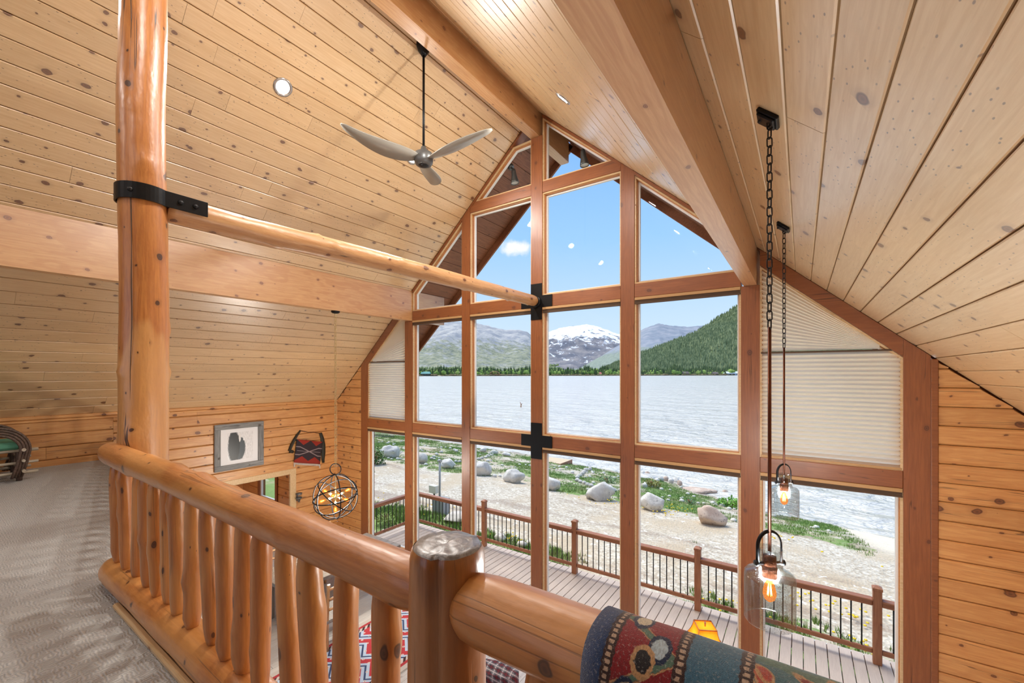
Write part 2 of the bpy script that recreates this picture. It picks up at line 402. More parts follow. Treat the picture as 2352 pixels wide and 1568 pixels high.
# ---- ceilings: a backing board each, with tongue-and-groove planks as parts
def slope_frame(sg):
    """local X along world Y, local Y down the slope, local Z into the room"""
    v = Vector((sg/LEN, 0, -SL/LEN)); M_ = Matrix.Identity(4)
    x = Vector((0, 1, 0)); z = Vector((-sg*SL/LEN, 0, -1/LEN)); 
    for i, c in enumerate((x, v, z)):
        for j in range(3): M_[j][i] = c[j]
    M_.translation = Vector((XR, 0, ZR)); return M_
PW = .2065
rp = random.Random(11)
for sg in (-1, 1):
    Fm = slope_frame(sg)
    c = mk('ceiling', MB().box((YB, 0, -.14), (YW+.02, 5.94*LEN, -.022)), M['groove'], None, Fm, kind='structure',
           label=('pine plank ceiling sloping down to the left of the ridge beam' if sg < 0 else 'pine plank ceiling sloping down to the right above the pendants'))
    rows = int(5.9*LEN/PW)+1
    for r in range(rows):
        y0 = .03+r*PW+.004; y1 = min(.03+(r+1)*PW-.004, 5.92*LEN)
        if y1-y0 < .03: continue
        cuts = [-1.4]; x = -1.4+rp.uniform(.8, 3.6)
        while x < YW-.7: cuts.append(x); x += rp.uniform(2.0, 4.2)
        cuts.append(YW-.005)
        for a, b_ in zip(cuts, cuts[1:]):
            ch = .006; zt = -.001+rp.uniform(-.0015, .0015); zb = -.02; g = .001
            sec = [(y0, zb), (y0, zt-ch), (y0+ch, zt), (y1-ch, zt), (y1, zt-ch), (y1, zb)]
            L = b_-a-2*g; n = len(sec)
            vs = [(0, p[0]-y0, p[1]) for p in sec]+[(L, p[0]-y0, p[1]) for p in sec]
            if sg > 0: fs = [tuple(range(n)), tuple(range(2*n-1, n-1, -1))]+[(i, i+n, (i+1) % n+n, (i+1) % n) for i in range(n)]
            else: fs = [tuple(range(n-1, -1, -1)), tuple(range(n, 2*n))]+[((i+1) % n, (i+1) % n+n, i+n, i) for i in range(n)]
            mk('plank', MB().add(vs, fs), M['ceil'], c, Fm @ Matrix.Translation((a+g, y0, 0)))
    # overhanging soffit outside the glass
    s = mk('roof_soffit', MB().box((YW+.021, .0, -.16), (7.5, 6.6*LEN, -.03)), M['groove'], None, Fm, kind='structure',
           label='stained board soffit of the roof overhang, %s slope' % ('left' if sg < 0 else 'right'))
    for r in range(int(6.5*LEN/.3)):
        mk('soffit_board', MB().bbox((YW+.2, r*.3+.003, -.03), (7.49, r*.3+.297, -.008), .004), M['soffit'], s, Fm)
    mk('barge_board', MB().bbox((7.5, 0, -.2), (7.55, 6.6*LEN, .12), .006), M['soffit'], s, Fm)
# ---- ridge beam and purlins
mk('ridge_beam', MB().bbox((-5, -.09, -.3), (7.35, .09, .42), .012), M['purlin'], None, frame((-3.822, 0, 5.85), (0, 1, 0), (-1, 0, 0)),
   label='long brown ridge beam along the peak of the ceiling', cat='beam')
def purlin(xc, label, w=.15):
    x0, x1 = xc-w/2, xc+w/2
    poly = [(x0, 2.585), (x1, 2.585), (x1, roof(x1)-.004), (x0, roof(x0)-.004)]
    # local X along the beam
    Mf = frame((0, 0, 0), (0, 1, 0), (-1, 0, 0))
    mb = MB()
    vs = [Vector((-4.9, -p[0], p[1])) for p in poly]+[Vector((7.2, -p[0], p[1])) for p in poly]
    mb.add(vs, [(3, 2, 1, 0), (4, 5, 6, 7), (0, 1, 5, 4), (1, 2, 6, 5), (2, 3, 7, 6), (3, 0, 4, 7)])
    return mk('purlin_beam', mb, M['purlin'], None, Mf, label=label, cat='beam')
purlin(-.545, 'purlin beam with pale underside crossing the upper right of the view')
purlin(-7.0, 'pale purlin beam crossing the left ceiling, chandelier hung beneath')
# ---- siding
def siding(name, u0, u1, z0, z1, fr, cut=None, label=None, hh=.2, thick=.03, seed=3, visible=None):
    """boards laid horizontally in the XZ plane of a frame; local +Y points into the room"""
    rr = random.Random(seed); root = mk(name, MB().box((u0, -.12, z0), (u1, -.012, z1)) if not cut else MB().prism(cut([(u0, z0), (u1, z0), (u1, z1), (u0, z1)]), -.12, -.012), M['groove'], None, fr, kind='structure', label=label)
    z = z0
    while z < z1-.02:
        zt = min(z+hh-.006, z1)
        cuts = [u0]; x = u0+rr.uniform(1.0, 3.2)
        while x < u1-.5: cuts.append(x); x += rr.uniform(1.6, 3.6)
        cuts.append(u1)
        for a, b_ in zip(cuts, cuts[1:]):
            poly = [(a+.001, z), (b_-.001, z), (b_-.001, zt), (a+.001, zt)]
            if cut: poly = cut(poly)
            if len(poly) < 3: continue
            # a bowed face: two prisms' worth of thickness via an inset
            cx = sum(p[0] for p in poly)/len(poly); cz = sum(p[1] for p in poly)/len(poly)
            inn = [(p[0], p[1]+(.014 if p[1] < cz else -.014)) for p in poly]
            n = len(poly); y_ = rr.uniform(-.002, .002)
            vs = [Vector((p[0]-a, -.012, p[1]-z)) for p in poly]+[Vector((p[0]-a, thick*.55, p[1]-z)) for p in poly]+[Vector((p[0]-a, thick+y_, p[1]-z)) for p in inn]
            fs = [tuple(range(n))]+[(i, i+n, (i+1) % n+n, (i+1) % n) for i in range(n)]+[(i+n, i+2*n, (i+1) % n+2*n, (i+1) % n+n) for i in range(n)]+[tuple(range(3*n-1, 2*n-1, -1))]
            mk('siding_board', MB().add(vs, fs), M['siding'], root, fr @ Matrix.Translation((a, 0, z)))
        z += hh
    return root
# left wall: frame x = world Y, y = +X
FL = Matrix(((0, 1, 0, XL), (1, 0, 0, 0), (0, 0, 1, 0), (0, 0, 0, 1)))
DY0, DY1, DTOP = 3.55, 5.0, -.87
siding('wall_left', -1.4, 2.0, -.1, .74, FL, label='low log-sided knee wall beside the carpeted loft', seed=5)
siding('wall_left', 2.0, YW, DTOP+.1, .74, FL, label='log-sided left wall above the doorway', seed=6)
siding('wall_left', DY1+.13, YW, FZ, DTOP+.1, FL, label='log-sided left wall between doorway and corner', seed=7)
siding('wall_left', 2.0, DY0-.13, FZ, DTOP+.1, FL, label='log-sided left wall under the loft', seed=8)
mk('trim_1', MB().bbox((-1.4, .0, .735), (YW, .05, .79), .012).bbox((-1.4, .0, .69), (YW, .038, .732), .01), M['siding'], None, FL, kind='structure', label='moulding where the left wall meets the sloping ceiling')
# front wall: frame x = world X, y = -Y (into the room)
FF = Matrix(((1, 0, 0, 0), (0, -1, 0, YW+.03), (0, 0, 1, 0), (0, 0, 0, 1)))
cutR = lambda poly: clip(poly, SL, 1, ZR+SL*XR-.02)
cutL = lambda poly: clip(poly, -SL, 1, ZR-SL*XR-.02)
siding('wall_front', 1.19, XRT, FZ, 2.2, FF, cutR, 'amber log siding to the right of the windows', seed=9)
siding('wall_front', XL, -8.70, FZ, 2.2, FF, cutL, 'amber log siding in the corner left of the windows', seed=10)
# hidden sides of the room (behind the camera): plain boards
wr = mk('wall_right', MB().box((XRT, YB, FZ), (XRT+.12, YW, .78)), M['siding'], None, None, kind='structure', label='log-sided right wall')
mk('wall_left', MB().box((XL-.12, YB, FZ), (XL, -1.4, .78)), M['siding'], None, None, kind='structure', label='log-sided left wall behind the camera')
# back wall; its unseen opening is added to let daylight in
wb = mk('wall_back', MB().box((XL, YB-.12, 0), (-6.4, YB, 3.4)).box((-1.2, YB-.12, 0), (XRT, YB, 3.4)).box((-6.4, YB-.12, 0), (-1.2, YB, .9)).box((-6.4, YB-.12, 3.4), (-1.2, YB, 5.9)), M['siding'], None, None, kind='structure', label='log-sided back gable wall')
# ---- floors
lf = MB()
poly = [(XRT, YB), (XRT, .88), (-3.98, .88), (XL, 2.2), (XL, YB)]
n = len(poly)
lf.add([(p[0], p[1], -.3) for p in poly]+[(p[0], p[1], 0) for p in poly], [tuple(range(n)), tuple(range(2*n-1, n-1, -1))]+[((i+1) % n, (i+1) % n+n, i+n, i) for i in range(n)])
m, t, b = material('loop_carpet')
ob = t.obj(); br = t.noise(ob, 26, 3, .6, 1.2)
wv1 = t.new('ShaderNodeTexWave', wave_type='BANDS', bands_direction='X'); t.put(wv1.inputs['Vector'], ob); wv1.inputs['Scale'].default_value = 20; wv1.inputs['Distortion'].default_value = 6; wv1.inputs['Detail'].default_value = 2
wv2 = t.new('ShaderNodeTexWave', wave_type='BANDS', bands_direction='Y'); t.put(wv2.inputs['Vector'], ob); wv2.inputs['Scale'].default_value = 20; wv2.inputs['Distortion'].default_value = 6; wv2.inputs['Detail'].default_value = 2
sel = t.smooth(t.noise(ob, 19, 2), .47, .53)
hh = t.math('ADD', t.math('MULTIPLY', sel, wv1.outputs['Fac']), t.math('MULTIPLY', t.math('SUBTRACT', 1, sel), wv2.outputs['Fac']))
hh2 = t.math('ADD', hh, t.math('MULTIPLY', t.noise(ob, 160, 2), .5))
col = t.mix(hh2, rgb(120, 118, 114), rgb(204, 202, 198)); col = t.mix(t.noise(ob, 1.2, 3), col, rgb(178, 176, 170))
t.put(b.inputs['Base Color'], col); b.inputs['Roughness'].default_value = .95; t.put(b.inputs['Normal'], t.bump(hh2, .55, .012)); b.inputs['Sheen Weight'].default_value = .15
M['carpet'] = m
mk('floor', lf, M['carpet'], None, None, kind='structure', label='grey patterned carpet on the loft floor')
beam('trim_2', (-3.5, .738, .012), (2.1, .738, .012), .036, .03, M['trimlight'], kind='structure', label='pale wooden strip at the carpet edge along the railing')
mk('trim_3', MB().box((-3.98, .88, -.36), (XRT, .92, .02)), M['timber'], None, None, kind='structure', label='fascia board of the loft edge')
M['floorp'] = wood('whitewashed_floor', (214, 210, 202), (196, 190, 180), (150, 140, 128), knots=.3, rough=.3, coat=.35, vary=.14, ring=.3)
fl = mk('floor', MB().box((XL-3.2, YB, FZ-.2), (XRT, YW+.1, FZ-.012)), M['floorp'], None, None, kind='structure', label='pale wood plank floor of the main level')
rr = random.Random(4)
for i in range(66):
    x0 = -8.9+i*.13; y = 2.2-rr.uniform(0, 1.2)
    while y < YW-.05:
        L = min(rr.uniform(1.3, 2.2), YW-.02-y)
        if L > .1: mk('floorboard', MB().bbox((0, -.0635, -.02), (L-.003, .0635, .001), .002), M['floorp'], fl, frame((x0, y, FZ), (0, 1, 0), (-1, 0, 0)))
        y += L
# ================================================================== WINDOW WALL
POST = {'L2': (-8.70, -8.455), 'L1': (-7.143, -6.912), 'm1': (-5.489, -5.285), 'C': (-3.883, -3.663), 'm2': (-2.271, -2.062), 'R1': (-.651, -.439), 'R2': (.917, 1.132)}
T1 = (.185, .378); T2 = (2.585, 2.79); T3 = (4.55, 4.745); SILL = (FZ, -2.48)
tf = thing('timber_frame', (XR, YW+.1, FZ), 'reddish-brown heavy timber frame holding the lake windows', 'window frame')
YD = .2
for k, (x0, x1) in POST.items():
    if k == 'C': poly = [(x0, FZ), (x1, FZ), (x1, 5.54), (x0, 5.54)]
    elif k in ('L1', 'R1'): poly = [(x0, FZ), (x1, FZ), (x1, 2.583), (x0, 2.583)]
    else: poly = [(x0, FZ), (x1, FZ), (x1, roof(x1)-.004), (x0, roof(x0)-.004)]
    mb = MB()
    # local X up the post
    vs = [Vector((p[1]-FZ, (p[0]-x0), 0)) for p in poly]+[Vector((p[1]-FZ, (p[0]-x0), YD)) for p in poly]
    mb.add(vs, [(3, 2, 1, 0), (4, 5, 6, 7), (0, 1, 5, 4), (1, 2, 6, 5), (2, 3, 7, 6), (3, 0, 4, 7)])
    fr = Matrix(((0, 1, 0, x0), (0, 0, 1, YW), (1, 0, 0, FZ), (0, 0, 0, 1)))
    mk('post', mb, M['timber'], tf, fr)
keys = list(POST)
def bay(i): return POST[keys[i]][1], POST[keys[i+1]][0]
def trans(x0, x1, z0, z1, cutf=None):
    fr = Matrix(((1, 0, 0, x0), (0, 1, 0, YW+.004), (0, 0, 1, z0), (0, 0, 0, 1)))
    mk('transom', MB().bbox((.001, 0, 0), (x1-x0-.001, YD-.01, z1-z0), .006), M['timber'], tf, fr)
for i in range(6):
    x0, x1 = bay(i); trans(x0, x1, *T1); trans(x0, x1, *SILL)
for i in range(1, 5): x0, x1 = bay(i); trans(x0, x1, *T2)
for i in (2, 3): x0, x1 = bay(i); trans(x0, x1, *T3)
# post tops above the purlin columns (short pieces beside the upper triangles)
# rafter trims under the roof slope
def slopetrim(xa, xb, h, d0=0, d1=.16, mat='timber'):
    za, zb = roof(xa), roof(xb)
    poly = [(xa, za-.004-h*LEN), (xb, zb-.004-h*LEN), (xb, zb-.004), (xa, za-.004)]
    mk('rafter_trim', MB().prism(poly, YW-.0+d0, YW+d1), M[mat], tf)
slopetrim(-.437, .915, .15); slopetrim(-8.453, -7.145, .15)
for a, b_ in ((-6.91, -5.491), (-5.283, -3.92), (-3.66, -2.273), (-2.06, -.653)): slopetrim(a, b_, .04)
mk('corner_trim', MB().bbox((1.134, YW-.012, FZ), (1.19, YW+.02, 1.6), .006), M['timber'], tf)
# steel crosses
def cross(zc):
    x0, x1 = POST['C']; xc = (x0+x1)/2; h = .1
    poly = [(x0, zc-.31), (x1, zc-.31), (x1, zc-h), (xc+.31, zc-h), (xc+.31, zc+h), (x1, zc+h), (x1, zc+.31), (x0, zc+.31), (x0, zc+h), (xc-.31, zc+h), (xc-.31, zc-h), (x0, zc-h)]
    c = mk('steel_cross', MB().prism(poly, YW-.012, YW+.002), M['black'], tf, label='black steel cross plate')
cross(2.687); cross(.281)
# windows: sash frame, inner beads and pane
wn = [0]
def window(poly, label, shrink=.0):
    wn[0] += 1
    cx = sum(p[0] for p in poly)/len(poly); cz = sum(p[1] for p in poly)/len(poly)
    w = thing('window_%d' % wn[0], (cx, YW+.15, min(p[1] for p in poly)), label, None, None, 'structure')
    def inset(pl, d):
        out = []; n = len(pl)
        for i in range(n):
            p0, p1, p2 = Vector(pl[i-1]), Vector(pl[i]), Vector(pl[(i+1) % n])
            e1 = (p1-p0).normalized(); e2 = (p2-p1).normalized(); n1 = Vector((-e1.y, e1.x)); n2 = Vector((-e2.y, e2.x))
            k = d/(1+n1.dot(n2)); out.append(tuple(p1+(n1+n2)*k))
        return out
    def ringm(o_, i_, y0, y1):
        n = len(o_); mb = MB()
        vs = [Vector((p[0], y0, p[1])) for p in o_]+[Vector((p[0], y0, p[1])) for p in i_]+[Vector((p[0], y1, p[1])) for p in o_]+[Vector((p[0], y1, p[1])) for p in i_]
        fs = []
        for i in range(n):
            j = (i+1) % n
            fs += [(i, j, n+j, n+i), (2*n+j, 2*n+i, 3*n+i, 3*n+j), (n+i, n+j, 3*n+j, 3*n+i), (j, i, 2*n+i, 2*n+j)]
        return mb.add(vs, fs)
    p1 = inset(poly, .022); p2 = inset(poly, .03); p3 = inset(poly, .052)
    mk('stop_bead', ringm(poly, p1, YW+.022, YW+.05), M['trimlight'], w)
    mk('window_frame', ringm(poly, p2, YW+.05, YW+.16), M['jamb'], w)
    mk('sash', ringm(poly, p3, YW+.105, YW+.145), M['white'], w)
    mk('pane', MB().prism(p3, YW+.122, YW+.128), M['glass'], w)
names = ['far left', 'second from left', 'third from left', 'middle right', 'second from right', 'far right']
for i in range(6):
    x0, x1 = bay(i); window([(x0, SILL[1]), (x1, SILL[1]), (x1, T1[0]), (x0, T1[0])], '%s tall window of the bottom row, looking onto the deck' % names[i])
for i in range(1, 5):
    x0, x1 = bay(i); window([(x0, T1[1]), (x1, T1[1]), (x1, T2[0]), (x0, T2[0])], 'middle row window %s' % ['', 'beside the left purlin beam', 'left of the steel crosses', 'framing the snowy mountain', 'framing the forested slope'][i])
RT = .045*LEN
for i in (0, 5):
    x0, x1 = bay(i); h = .155*LEN
    window([(x0, T1[1]), (x1, T1[1]), (x1, roof(x1)-h), (x0, roof(x0)-h)], 'slope-topped outer window behind cream shades, %s' % ('left' if i == 0 else 'right'))
x0, x1 = bay(1); window([(x0, T2[1]), (x1, T2[1]), (x1, roof(x1)-RT), (x0, roof(x0)-RT)], 'slope-topped window left of the tie log')
x0, x1 = bay(4); window([(x0, T2[1]), (x1, T2[1]), (x1, roof(x1)-RT), (x0, roof(x0)-RT)], 'slope-topped window below the right purlin beam')
for i in (2, 3):
    x0, x1 = bay(i); window([(x0, T2[1]), (x1, T2[1]), (x1, T3[0]), (x0, T3[0])], 'upper row square window %s of the centre post' % ('left' if i == 2 else 'right'))
    if i == 2: poly = [(x0, T3[1]), (x1, T3[1]), (x1, roof(x1)-RT), (x0+.01, T3[1]+.02)]; poly = [(-5.17, T3[1]), (x1, T3[1]), (x1, 5.54), (-4.28, roof(-4.28)-RT)]
    else: poly = [(x0, T3[1]), (-2.40, T3[1]), (-3.28, roof(-3.28)-RT), (x0, roof(x0)-RT)]
    window(poly, 'gable-top window %s of the centre post' % ('left' if i == 2 else 'right'))
# ---- shades
def shade_mat(name, c, tr=.55):
    m, t, b = material(name); t.n.remove(b); out = t.n['Material Output']
    df = t.new('ShaderNodeBsdfDiffuse'); df.inputs[0].default_value = rgb(*c); tl = t.new('ShaderNodeBsdfTranslucent'); tl.inputs[0].default_value = rgb(*c)
    mx = t.new('ShaderNodeMixShader'); mx.inputs[0].default_value = tr; t.l.new(df.outputs[0], mx.inputs[1]); t.l.new(tl.outputs[0], mx.inputs[2]); t.l.new(mx.outputs[0], out.inputs['Surface'])
    return m
M['shade'] = shade_mat('cellular_fabric', (252, 243, 226), .85)
M['head'] = plain('tan_headrail', (186, 146, 98), .5)
M['stack'] = plain('brown_shade_stack', (86, 64, 46), .7)
def folded(x0, x1, z, label):
    s = thing('cellular_shade', ((x0+x1)/2, YW+.04, z-.1), label, 'shade', 'folded window shades')
    mk('headrail', MB().bbox((x0+.006, YW-.005, z-.042), (x1-.006, YW+.055, z-.001), .004), M['head'], s)
    mk('bottom_rail', MB().bbox((x0+.006, YW+.002, z-.1), (x1-.006, YW+.05, z-.082), .004), M['stack'], s)
    st = MB()
    for k in range(5): st.box((x0+.01, YW+.004+(k % 2)*.004, z-.05-.008*k), (x1-.01, YW+.048, z-.043-.008*k))
    mk('folded_fabric', st, M['stack'], s)
where = ['beside the corner siding', 'left of the first mullion', 'left of the lower steel cross', 'right of the lower steel cross', 'left of the tall right column', 'behind the small hanging pendant']
for i in range(6): folded(*bay(i), T1[0], 'folded brown shade at top of bottom-row window '+where[i])
where2 = ['', 'next to the left purlin', 'left of the upper steel cross', 'above the snowy mountain', 'above the forested slope']
for i in range(1, 5): folded(*bay(i), T2[0], 'folded brown shade at top of middle-row window '+where2[i])
def lowered(i, side):
    x0, x1 = bay(i); x0 += .012; x1 -= .012; z0, z1 = T1[1]+.03, 1.70
    s = thing('cellular_shade', ((x0+x1)/2, YW+.04, z0), 'lowered cream pleated shade covering the %s outer window' % side, 'shade')
    mb = MB(); n = int((z1-z0)/.05); vs = []
    for k in range(2*n+1):
        z = z0+(z1-z0)*k/(2*n); y = YW+.03+(.022 if k % 2 else -.012)
        vs += [Vector((x0, y, z)), Vector((x1, y, z))]
    mb.add(vs, [(2*k, 2*k+1, 2*k+3, 2*k+2) for k in range(2*n)])
    mk('pleated_fabric', mb, M['shade'], s)
    mk('bottom_rail', MB().bbox((x0, YW+.015, z0-.025), (x1, YW+.045, z0), .004), M['head'], s)
    mk('headrail', MB().bbox((x0, YW+.012, z1), (x1, YW+.05, z1+.02), .004), M['stack'], s)
    # fan-shaped shade above
    s2 = thing('fan_shade', ((x0+x1)/2, YW+.04, z1+.02), 'cream fan-pleated angled shade in the %s gable corner' % side, 'shade')
    zb = z1+.025; h = .155*LEN+.005
    if side == 'right': P = Vector((min(x1, 1.0), zb)); A, B_ = Vector((x0, zb)), Vector((x0, roof(x0)-h)); xe = XR+(ZR-h-zb)/SL
    else: P = Vector((x0, zb)); A, B_ = Vector((x1, zb)), Vector((x1, roof(x1)-h)); xe = XR-(ZR-h-zb)/SL
    P = Vector((xe, zb)); n = 18; mb = MB(); vs = []
    for k in range(2*n+1):
        q = A+(B_-A)*k/(2*n); y = YW+.03+(.03 if k % 2 else -.018)
        vs += [Vector((q.x, y, q.y)), Vector((P.x+(q.x-P.x)*.06, YW+.03, P.y+(q.y-P.y)*.06))]
    mb.add(vs, [(2*k, 2*k+1, 2*k+3, 2*k+2) for k in range(2*n)])
    mk('pleated_fabric', mb, M['shade'], s2)
lowered(0, 'left'); lowered(5, 'right')
# ---- soffit spotlights outside the gable
def spot(x, y, label, sg):
    z = roof(x)
    s = thing('soffit_spotlight', (x, y, z-.02), label, 'spotlight', 'gable spotlights')
    nrm = Vector((sg*-SL, 0, -1)).normalized(); q = nrm.to_track_quat('Z', 'Y').to_matrix().to_4x4()
    mk('mount', MB().lathe([(.0, 0), (.06, 0), (.06, .03), (.05, .045), (0, .045)], 16, Matrix.Translation((x, y, z)) @ q), M['slate'], s)
    d = Vector((.12, -.0, -.95)).normalized(); p0 = Vector((x, y, z))+nrm*.04; p1 = p0+nrm*.06
    mk('arm', MB().tube([p0, p1, p1+d*.03], .016, 8), M['slate'], s)
    q2 = d.to_track_quat('Z', 'Y').to_matrix().to_4x4()
    mk('lamp_cone', MB().lathe([(0, 0), (.035, 0), (.045, .05), (.05, .12), (.075, .24), (.078, .27), (.07, .27), (.06, .2)], 20, Matrix.Translation(p1) @ q2), M['slate'], s)
    mk('lens', MB().lathe([(0, .25), (.07, .255)], 20, Matrix.Translation(p1) @ q2), M['white'], s)
spot(-4.53, 6.5, 'dark cone spotlight under the soffit, left of the centre post', -1)
spot(-2.975, 6.5, 'dark cone spotlight under the soffit, right of the centre post', 1)
# ================================================================== LOG WORK
lp = thing('log_post', (-3.83, .95, 0), 'tall peeled log column rising from the loft to the ridge beam', 'log post')
log('trunk', (-3.83, .95, .0), (-3.83, .95, 5.545), .142, .126, M['logpost'], lp, seed=3, seg=28, wob=.02, amp=.035, knots=9)
# dark drying check running up the trunk, as a sunken strip of real geometry
mb = MB(); pts = []
for i in range(60):
    z = .05+i*.09; r = .142-.016*z/5.5; a = -.74+.10*noise.noise(Vector((z*.7, 2, 0)))+.05*noise.noise(Vector((z*2.5, 5, 0)))
    oz = .02*noise.noise(Vector((z*.8, 3*7.3, 1)))
    pts.append(Vector((-3.83+math.cos(a)*r*.985, .95+math.sin(a)*r*.985, z)))
mb.tube(pts, [.002+.006*abs(noise.noise(Vector((p.z*1.3, 1, 1)))) for p in pts], 6)
mk('drying_check', mb, M['stack'], lp, label='dark crack along the log')
st = thing('steel_strap', (-3.83, .95, 2.63), 'black steel strap bolted round the log column, clasping the tie log', 'bracket')
mb = MB(); seg = 40; r0, r1 = .143, .153; vs = []
for k in range(seg):
    a = 2*math.pi*k/seg; c_, s_ = math.cos(a), math.sin(a)
    vs += [Vector((-3.83+r1*c_, .95+r1*s_, 2.635)), Vector((-3.83+r1*c_, .95+r1*s_, 2.745)), Vector((-3.83+r0*c_, .95+r0*s_, 2.745)), Vector((-3.83+r0*c_, .95+r0*s_, 2.635))]
fs = []
for k in range(seg):
    j = (k+1) % seg
    for q in range(4): fs.append((4*k+q, 4*j+q, 4*j+(q+1) % 4, 4*k+(q+1) % 4))
mb.add(vs, fs, False); mk('band', mb, M['black'], st)
for sx in (-1, 1):
    mk('tab', MB().bbox((-3.82+sx*.108-.006, 1.03, 2.635), (-3.82+sx*.108+.006, 1.30, 2.745), .002), M['black'], st)
    for yy in (1.13, 1.22):
        Mx = Matrix.Translation((-3.82+sx*.114, yy, 2.69)) @ Matrix.Rotation(math.pi/2*sx, 4, 'Y')
        mk('bolt', MB().lathe([(0.0, .016), (.012, .014), (.018, .004), (.018, 0)], 10, Mx), M['blackm'], st)
for a in (-.7, -2.2):
    Mx = Matrix.Translation((-3.83+.153*math.cos(a), .95+.153*math.sin(a), 2.69)) @ Vector((math.cos(a), math.sin(a), 0)).to_track_quat('Z', 'Y').to_matrix().to_4x4()
    mk('bolt', MB().lathe([(0.0, .014), (.01, .012), (.016, .004), (.016, 0)], 10, Mx), M['blackm'], st)
log('tie_log', (-3.825, 1.07, 2.69), (-3.775, 6.17, 2.69), .102, .092, M['tielog'], None, seed=8, seg=24, wob=.035, amp=.05, knots=16, taper=(0, .08),
    label='pale peeled tie log spanning from the log column to the window wall', cat='log')
mk('log_socket', MB().lathe([(.1, 0), (.1, .03), (.06, .03)], 20, Matrix.Translation((-3.775, 6.188, 2.69)) @ Matrix.Rotation(math.pi/2, 4, 'X')), M['black'], tf)
# ---- railing
lr = thing('log_railing', (-.762, .8, 0), 'peeled log railing with hewn balusters along the loft edge', 'railing')
YRL = .8
log('top_rail', (-4.02, YRL+.01, .895), (-.8, YRL, .872), .074, .07, M['log'], lr, seed=21, seg=24, wob=.03, amp=.06, knots=10, taper=(.12, .1))
log('bottom_rail', (-3.98, YRL+.02, .09), (-.8, YRL+.02, .09), .092, .088, M['log'], lr, seed=22, seg=22, wob=.01, amp=.04, knots=5, taper=(.08, 0))
bx = [-3.80, -3.62, -3.42, -3.2, -3.03, -2.877, -2.72, -2.51, -2.306, -2.12, -1.955, -1.776, -1.574, -1.395, -1.209, -1.029]
rb = random.Random(5)
for i, x in enumerate(bx):
    r = .041*rb.uniform(.86, 1.08)
    log('baluster', (x+rb.uniform(-.012, .012), YRL+.02, .165), (x+rb.uniform(-.012, .012), YRL+.01, .845), r, r*rb.uniform(.92, 1.08), M['log'], lr, seed=40+i, seg=14, rings=22, wob=.035, amp=.1, knots=3, taper=(.09, .1))
log('top_rail', (-.715, YRL, .872), (1.6, YRL, .872), .082, .078, M['log'], lr, seed=24, seg=24, wob=.012, amp=.05, knots=4, taper=(.07, 0))
log('bottom_rail', (-.70, YRL+.02, .098), (1.6, YRL+.02, .098), .09, .088, M['log'], lr, seed=25, seg=20, wob=.01, amp=.04)
for i, x in enumerate((-.485, -.27, -.06, .15, .36, .57)):
    log('baluster', (x-.005, YRL+.02, .165), (x, YRL+.012, .845), .043, .041, M['log'], lr, seed=70+i, seg=14, rings=22, wob=.02, amp=.08, knots=2, taper=(.09, .1))
# the rail turns at the log column and runs along the slanting loft edge to the knee wall
RA, RB = Vector((-4.02, 1.0, 0)), Vector((-9.6, 2.14, 0))
log('top_rail', RA+Vector((0, 0, .88)), RB+Vector((0, 0, .62)), .064, .06, M['log'], lr, seed=26, seg=16, wob=.02, amp=.05)
log('bottom_rail', RA+Vector((0, 0, .09)), RB+Vector((0, 0, .09)), .075, .075, M['log'], lr, seed=27, seg=16, wob=.01, amp=.04)
for i in range(1, 27):
    q = RA.lerp(RB, i/28); zt_r = .88-.26*i/28
    log('baluster', q+Vector((0, 0, .15)), q+Vector((0, 0, zt_r-.03)), .034, .034, M['log'], lr, seed=100+i, seg=10, rings=10, wob=.02, amp=.08, taper=(.08, .08))
# newel: a thick post with a hewn, slightly dished top and a check
mb = MB(); seg = 40; prof = []
zt = 1.012
NX, NYY = -.758, .8
prof = [(.103, 0), (.103, .4), (.1, .7), (.098, .93), (.0975, .975), (.0945, .992), (.089, 1.003)]
vs = []; fs = []
for j, (r, z) in enumerate(prof):
    for k in range(seg):
        a = 2*math.pi*k/seg; rr_ = r*(1+.03*noise.noise(Vector((math.cos(a)*1.3, math.sin(a)*1.3, z*1.2)))+.012*noise.noise(Vector((math.cos(a)*4, math.sin(a)*4, z*3))))
        if abs((a-5.15+math.pi) % (2*math.pi)-math.pi) < .08 and r > .03: rr_ -= .016 if r > .06 else 0
        zz = z+(.004*noise.noise(Vector((math.cos(a)*r*30, math.sin(a)*r*30, 3))) if j > 4 else 0)
        vs.append(Vector((zz, NX+rr_*math.cos(a)-NX, rr_*math.sin(a))))
for j in range(len(prof)-1):
    for k in range(seg): fs.append((j*seg+k, j*seg+(k+1) % seg, (j+1)*seg+(k+1) % seg, (j+1)*seg+k))
mb.add(vs, fs, True)
nw = mk('newel_post', mb, M['newel'], lr, Matrix(((0, 1, 0, NX), (0, 0, 1, NYY), (1, 0, 0, 0), (0, 0, 0, 1))), label='thick dark log newel with sawn grey top')
m, t, b = material('sawn_end_grain'); ob = t.obj(); q_ = t.sep(ob)
rr2 = t.math('ADD', t.vmath('LENGTH', t.comb(q_[0], q_[1], 0)), t.math('MULTIPLY', t.noise(ob, 16, 3), .035))
c1 = t.mix(t.math('FRACT', t.math('MULTIPLY', rr2, 60)), rgb(118, 116, 116), rgb(164, 162, 162)); c1 = t.mix(t.smooth(t.noise(ob, 24, 4, .6, 1.5), .45, .7), c1, rgb(96, 92, 90))
t.put(b.inputs['Base Color'], c1); b.inputs['Roughness'].default_value = .32; b.inputs['Coat Weight'].default_value = 1; b.inputs['Coat Roughness'].default_value = .3; t.put(b.inputs['Normal'], t.bump(t.noise(ob, 26, 3, .5, 1.5), .35, .01))
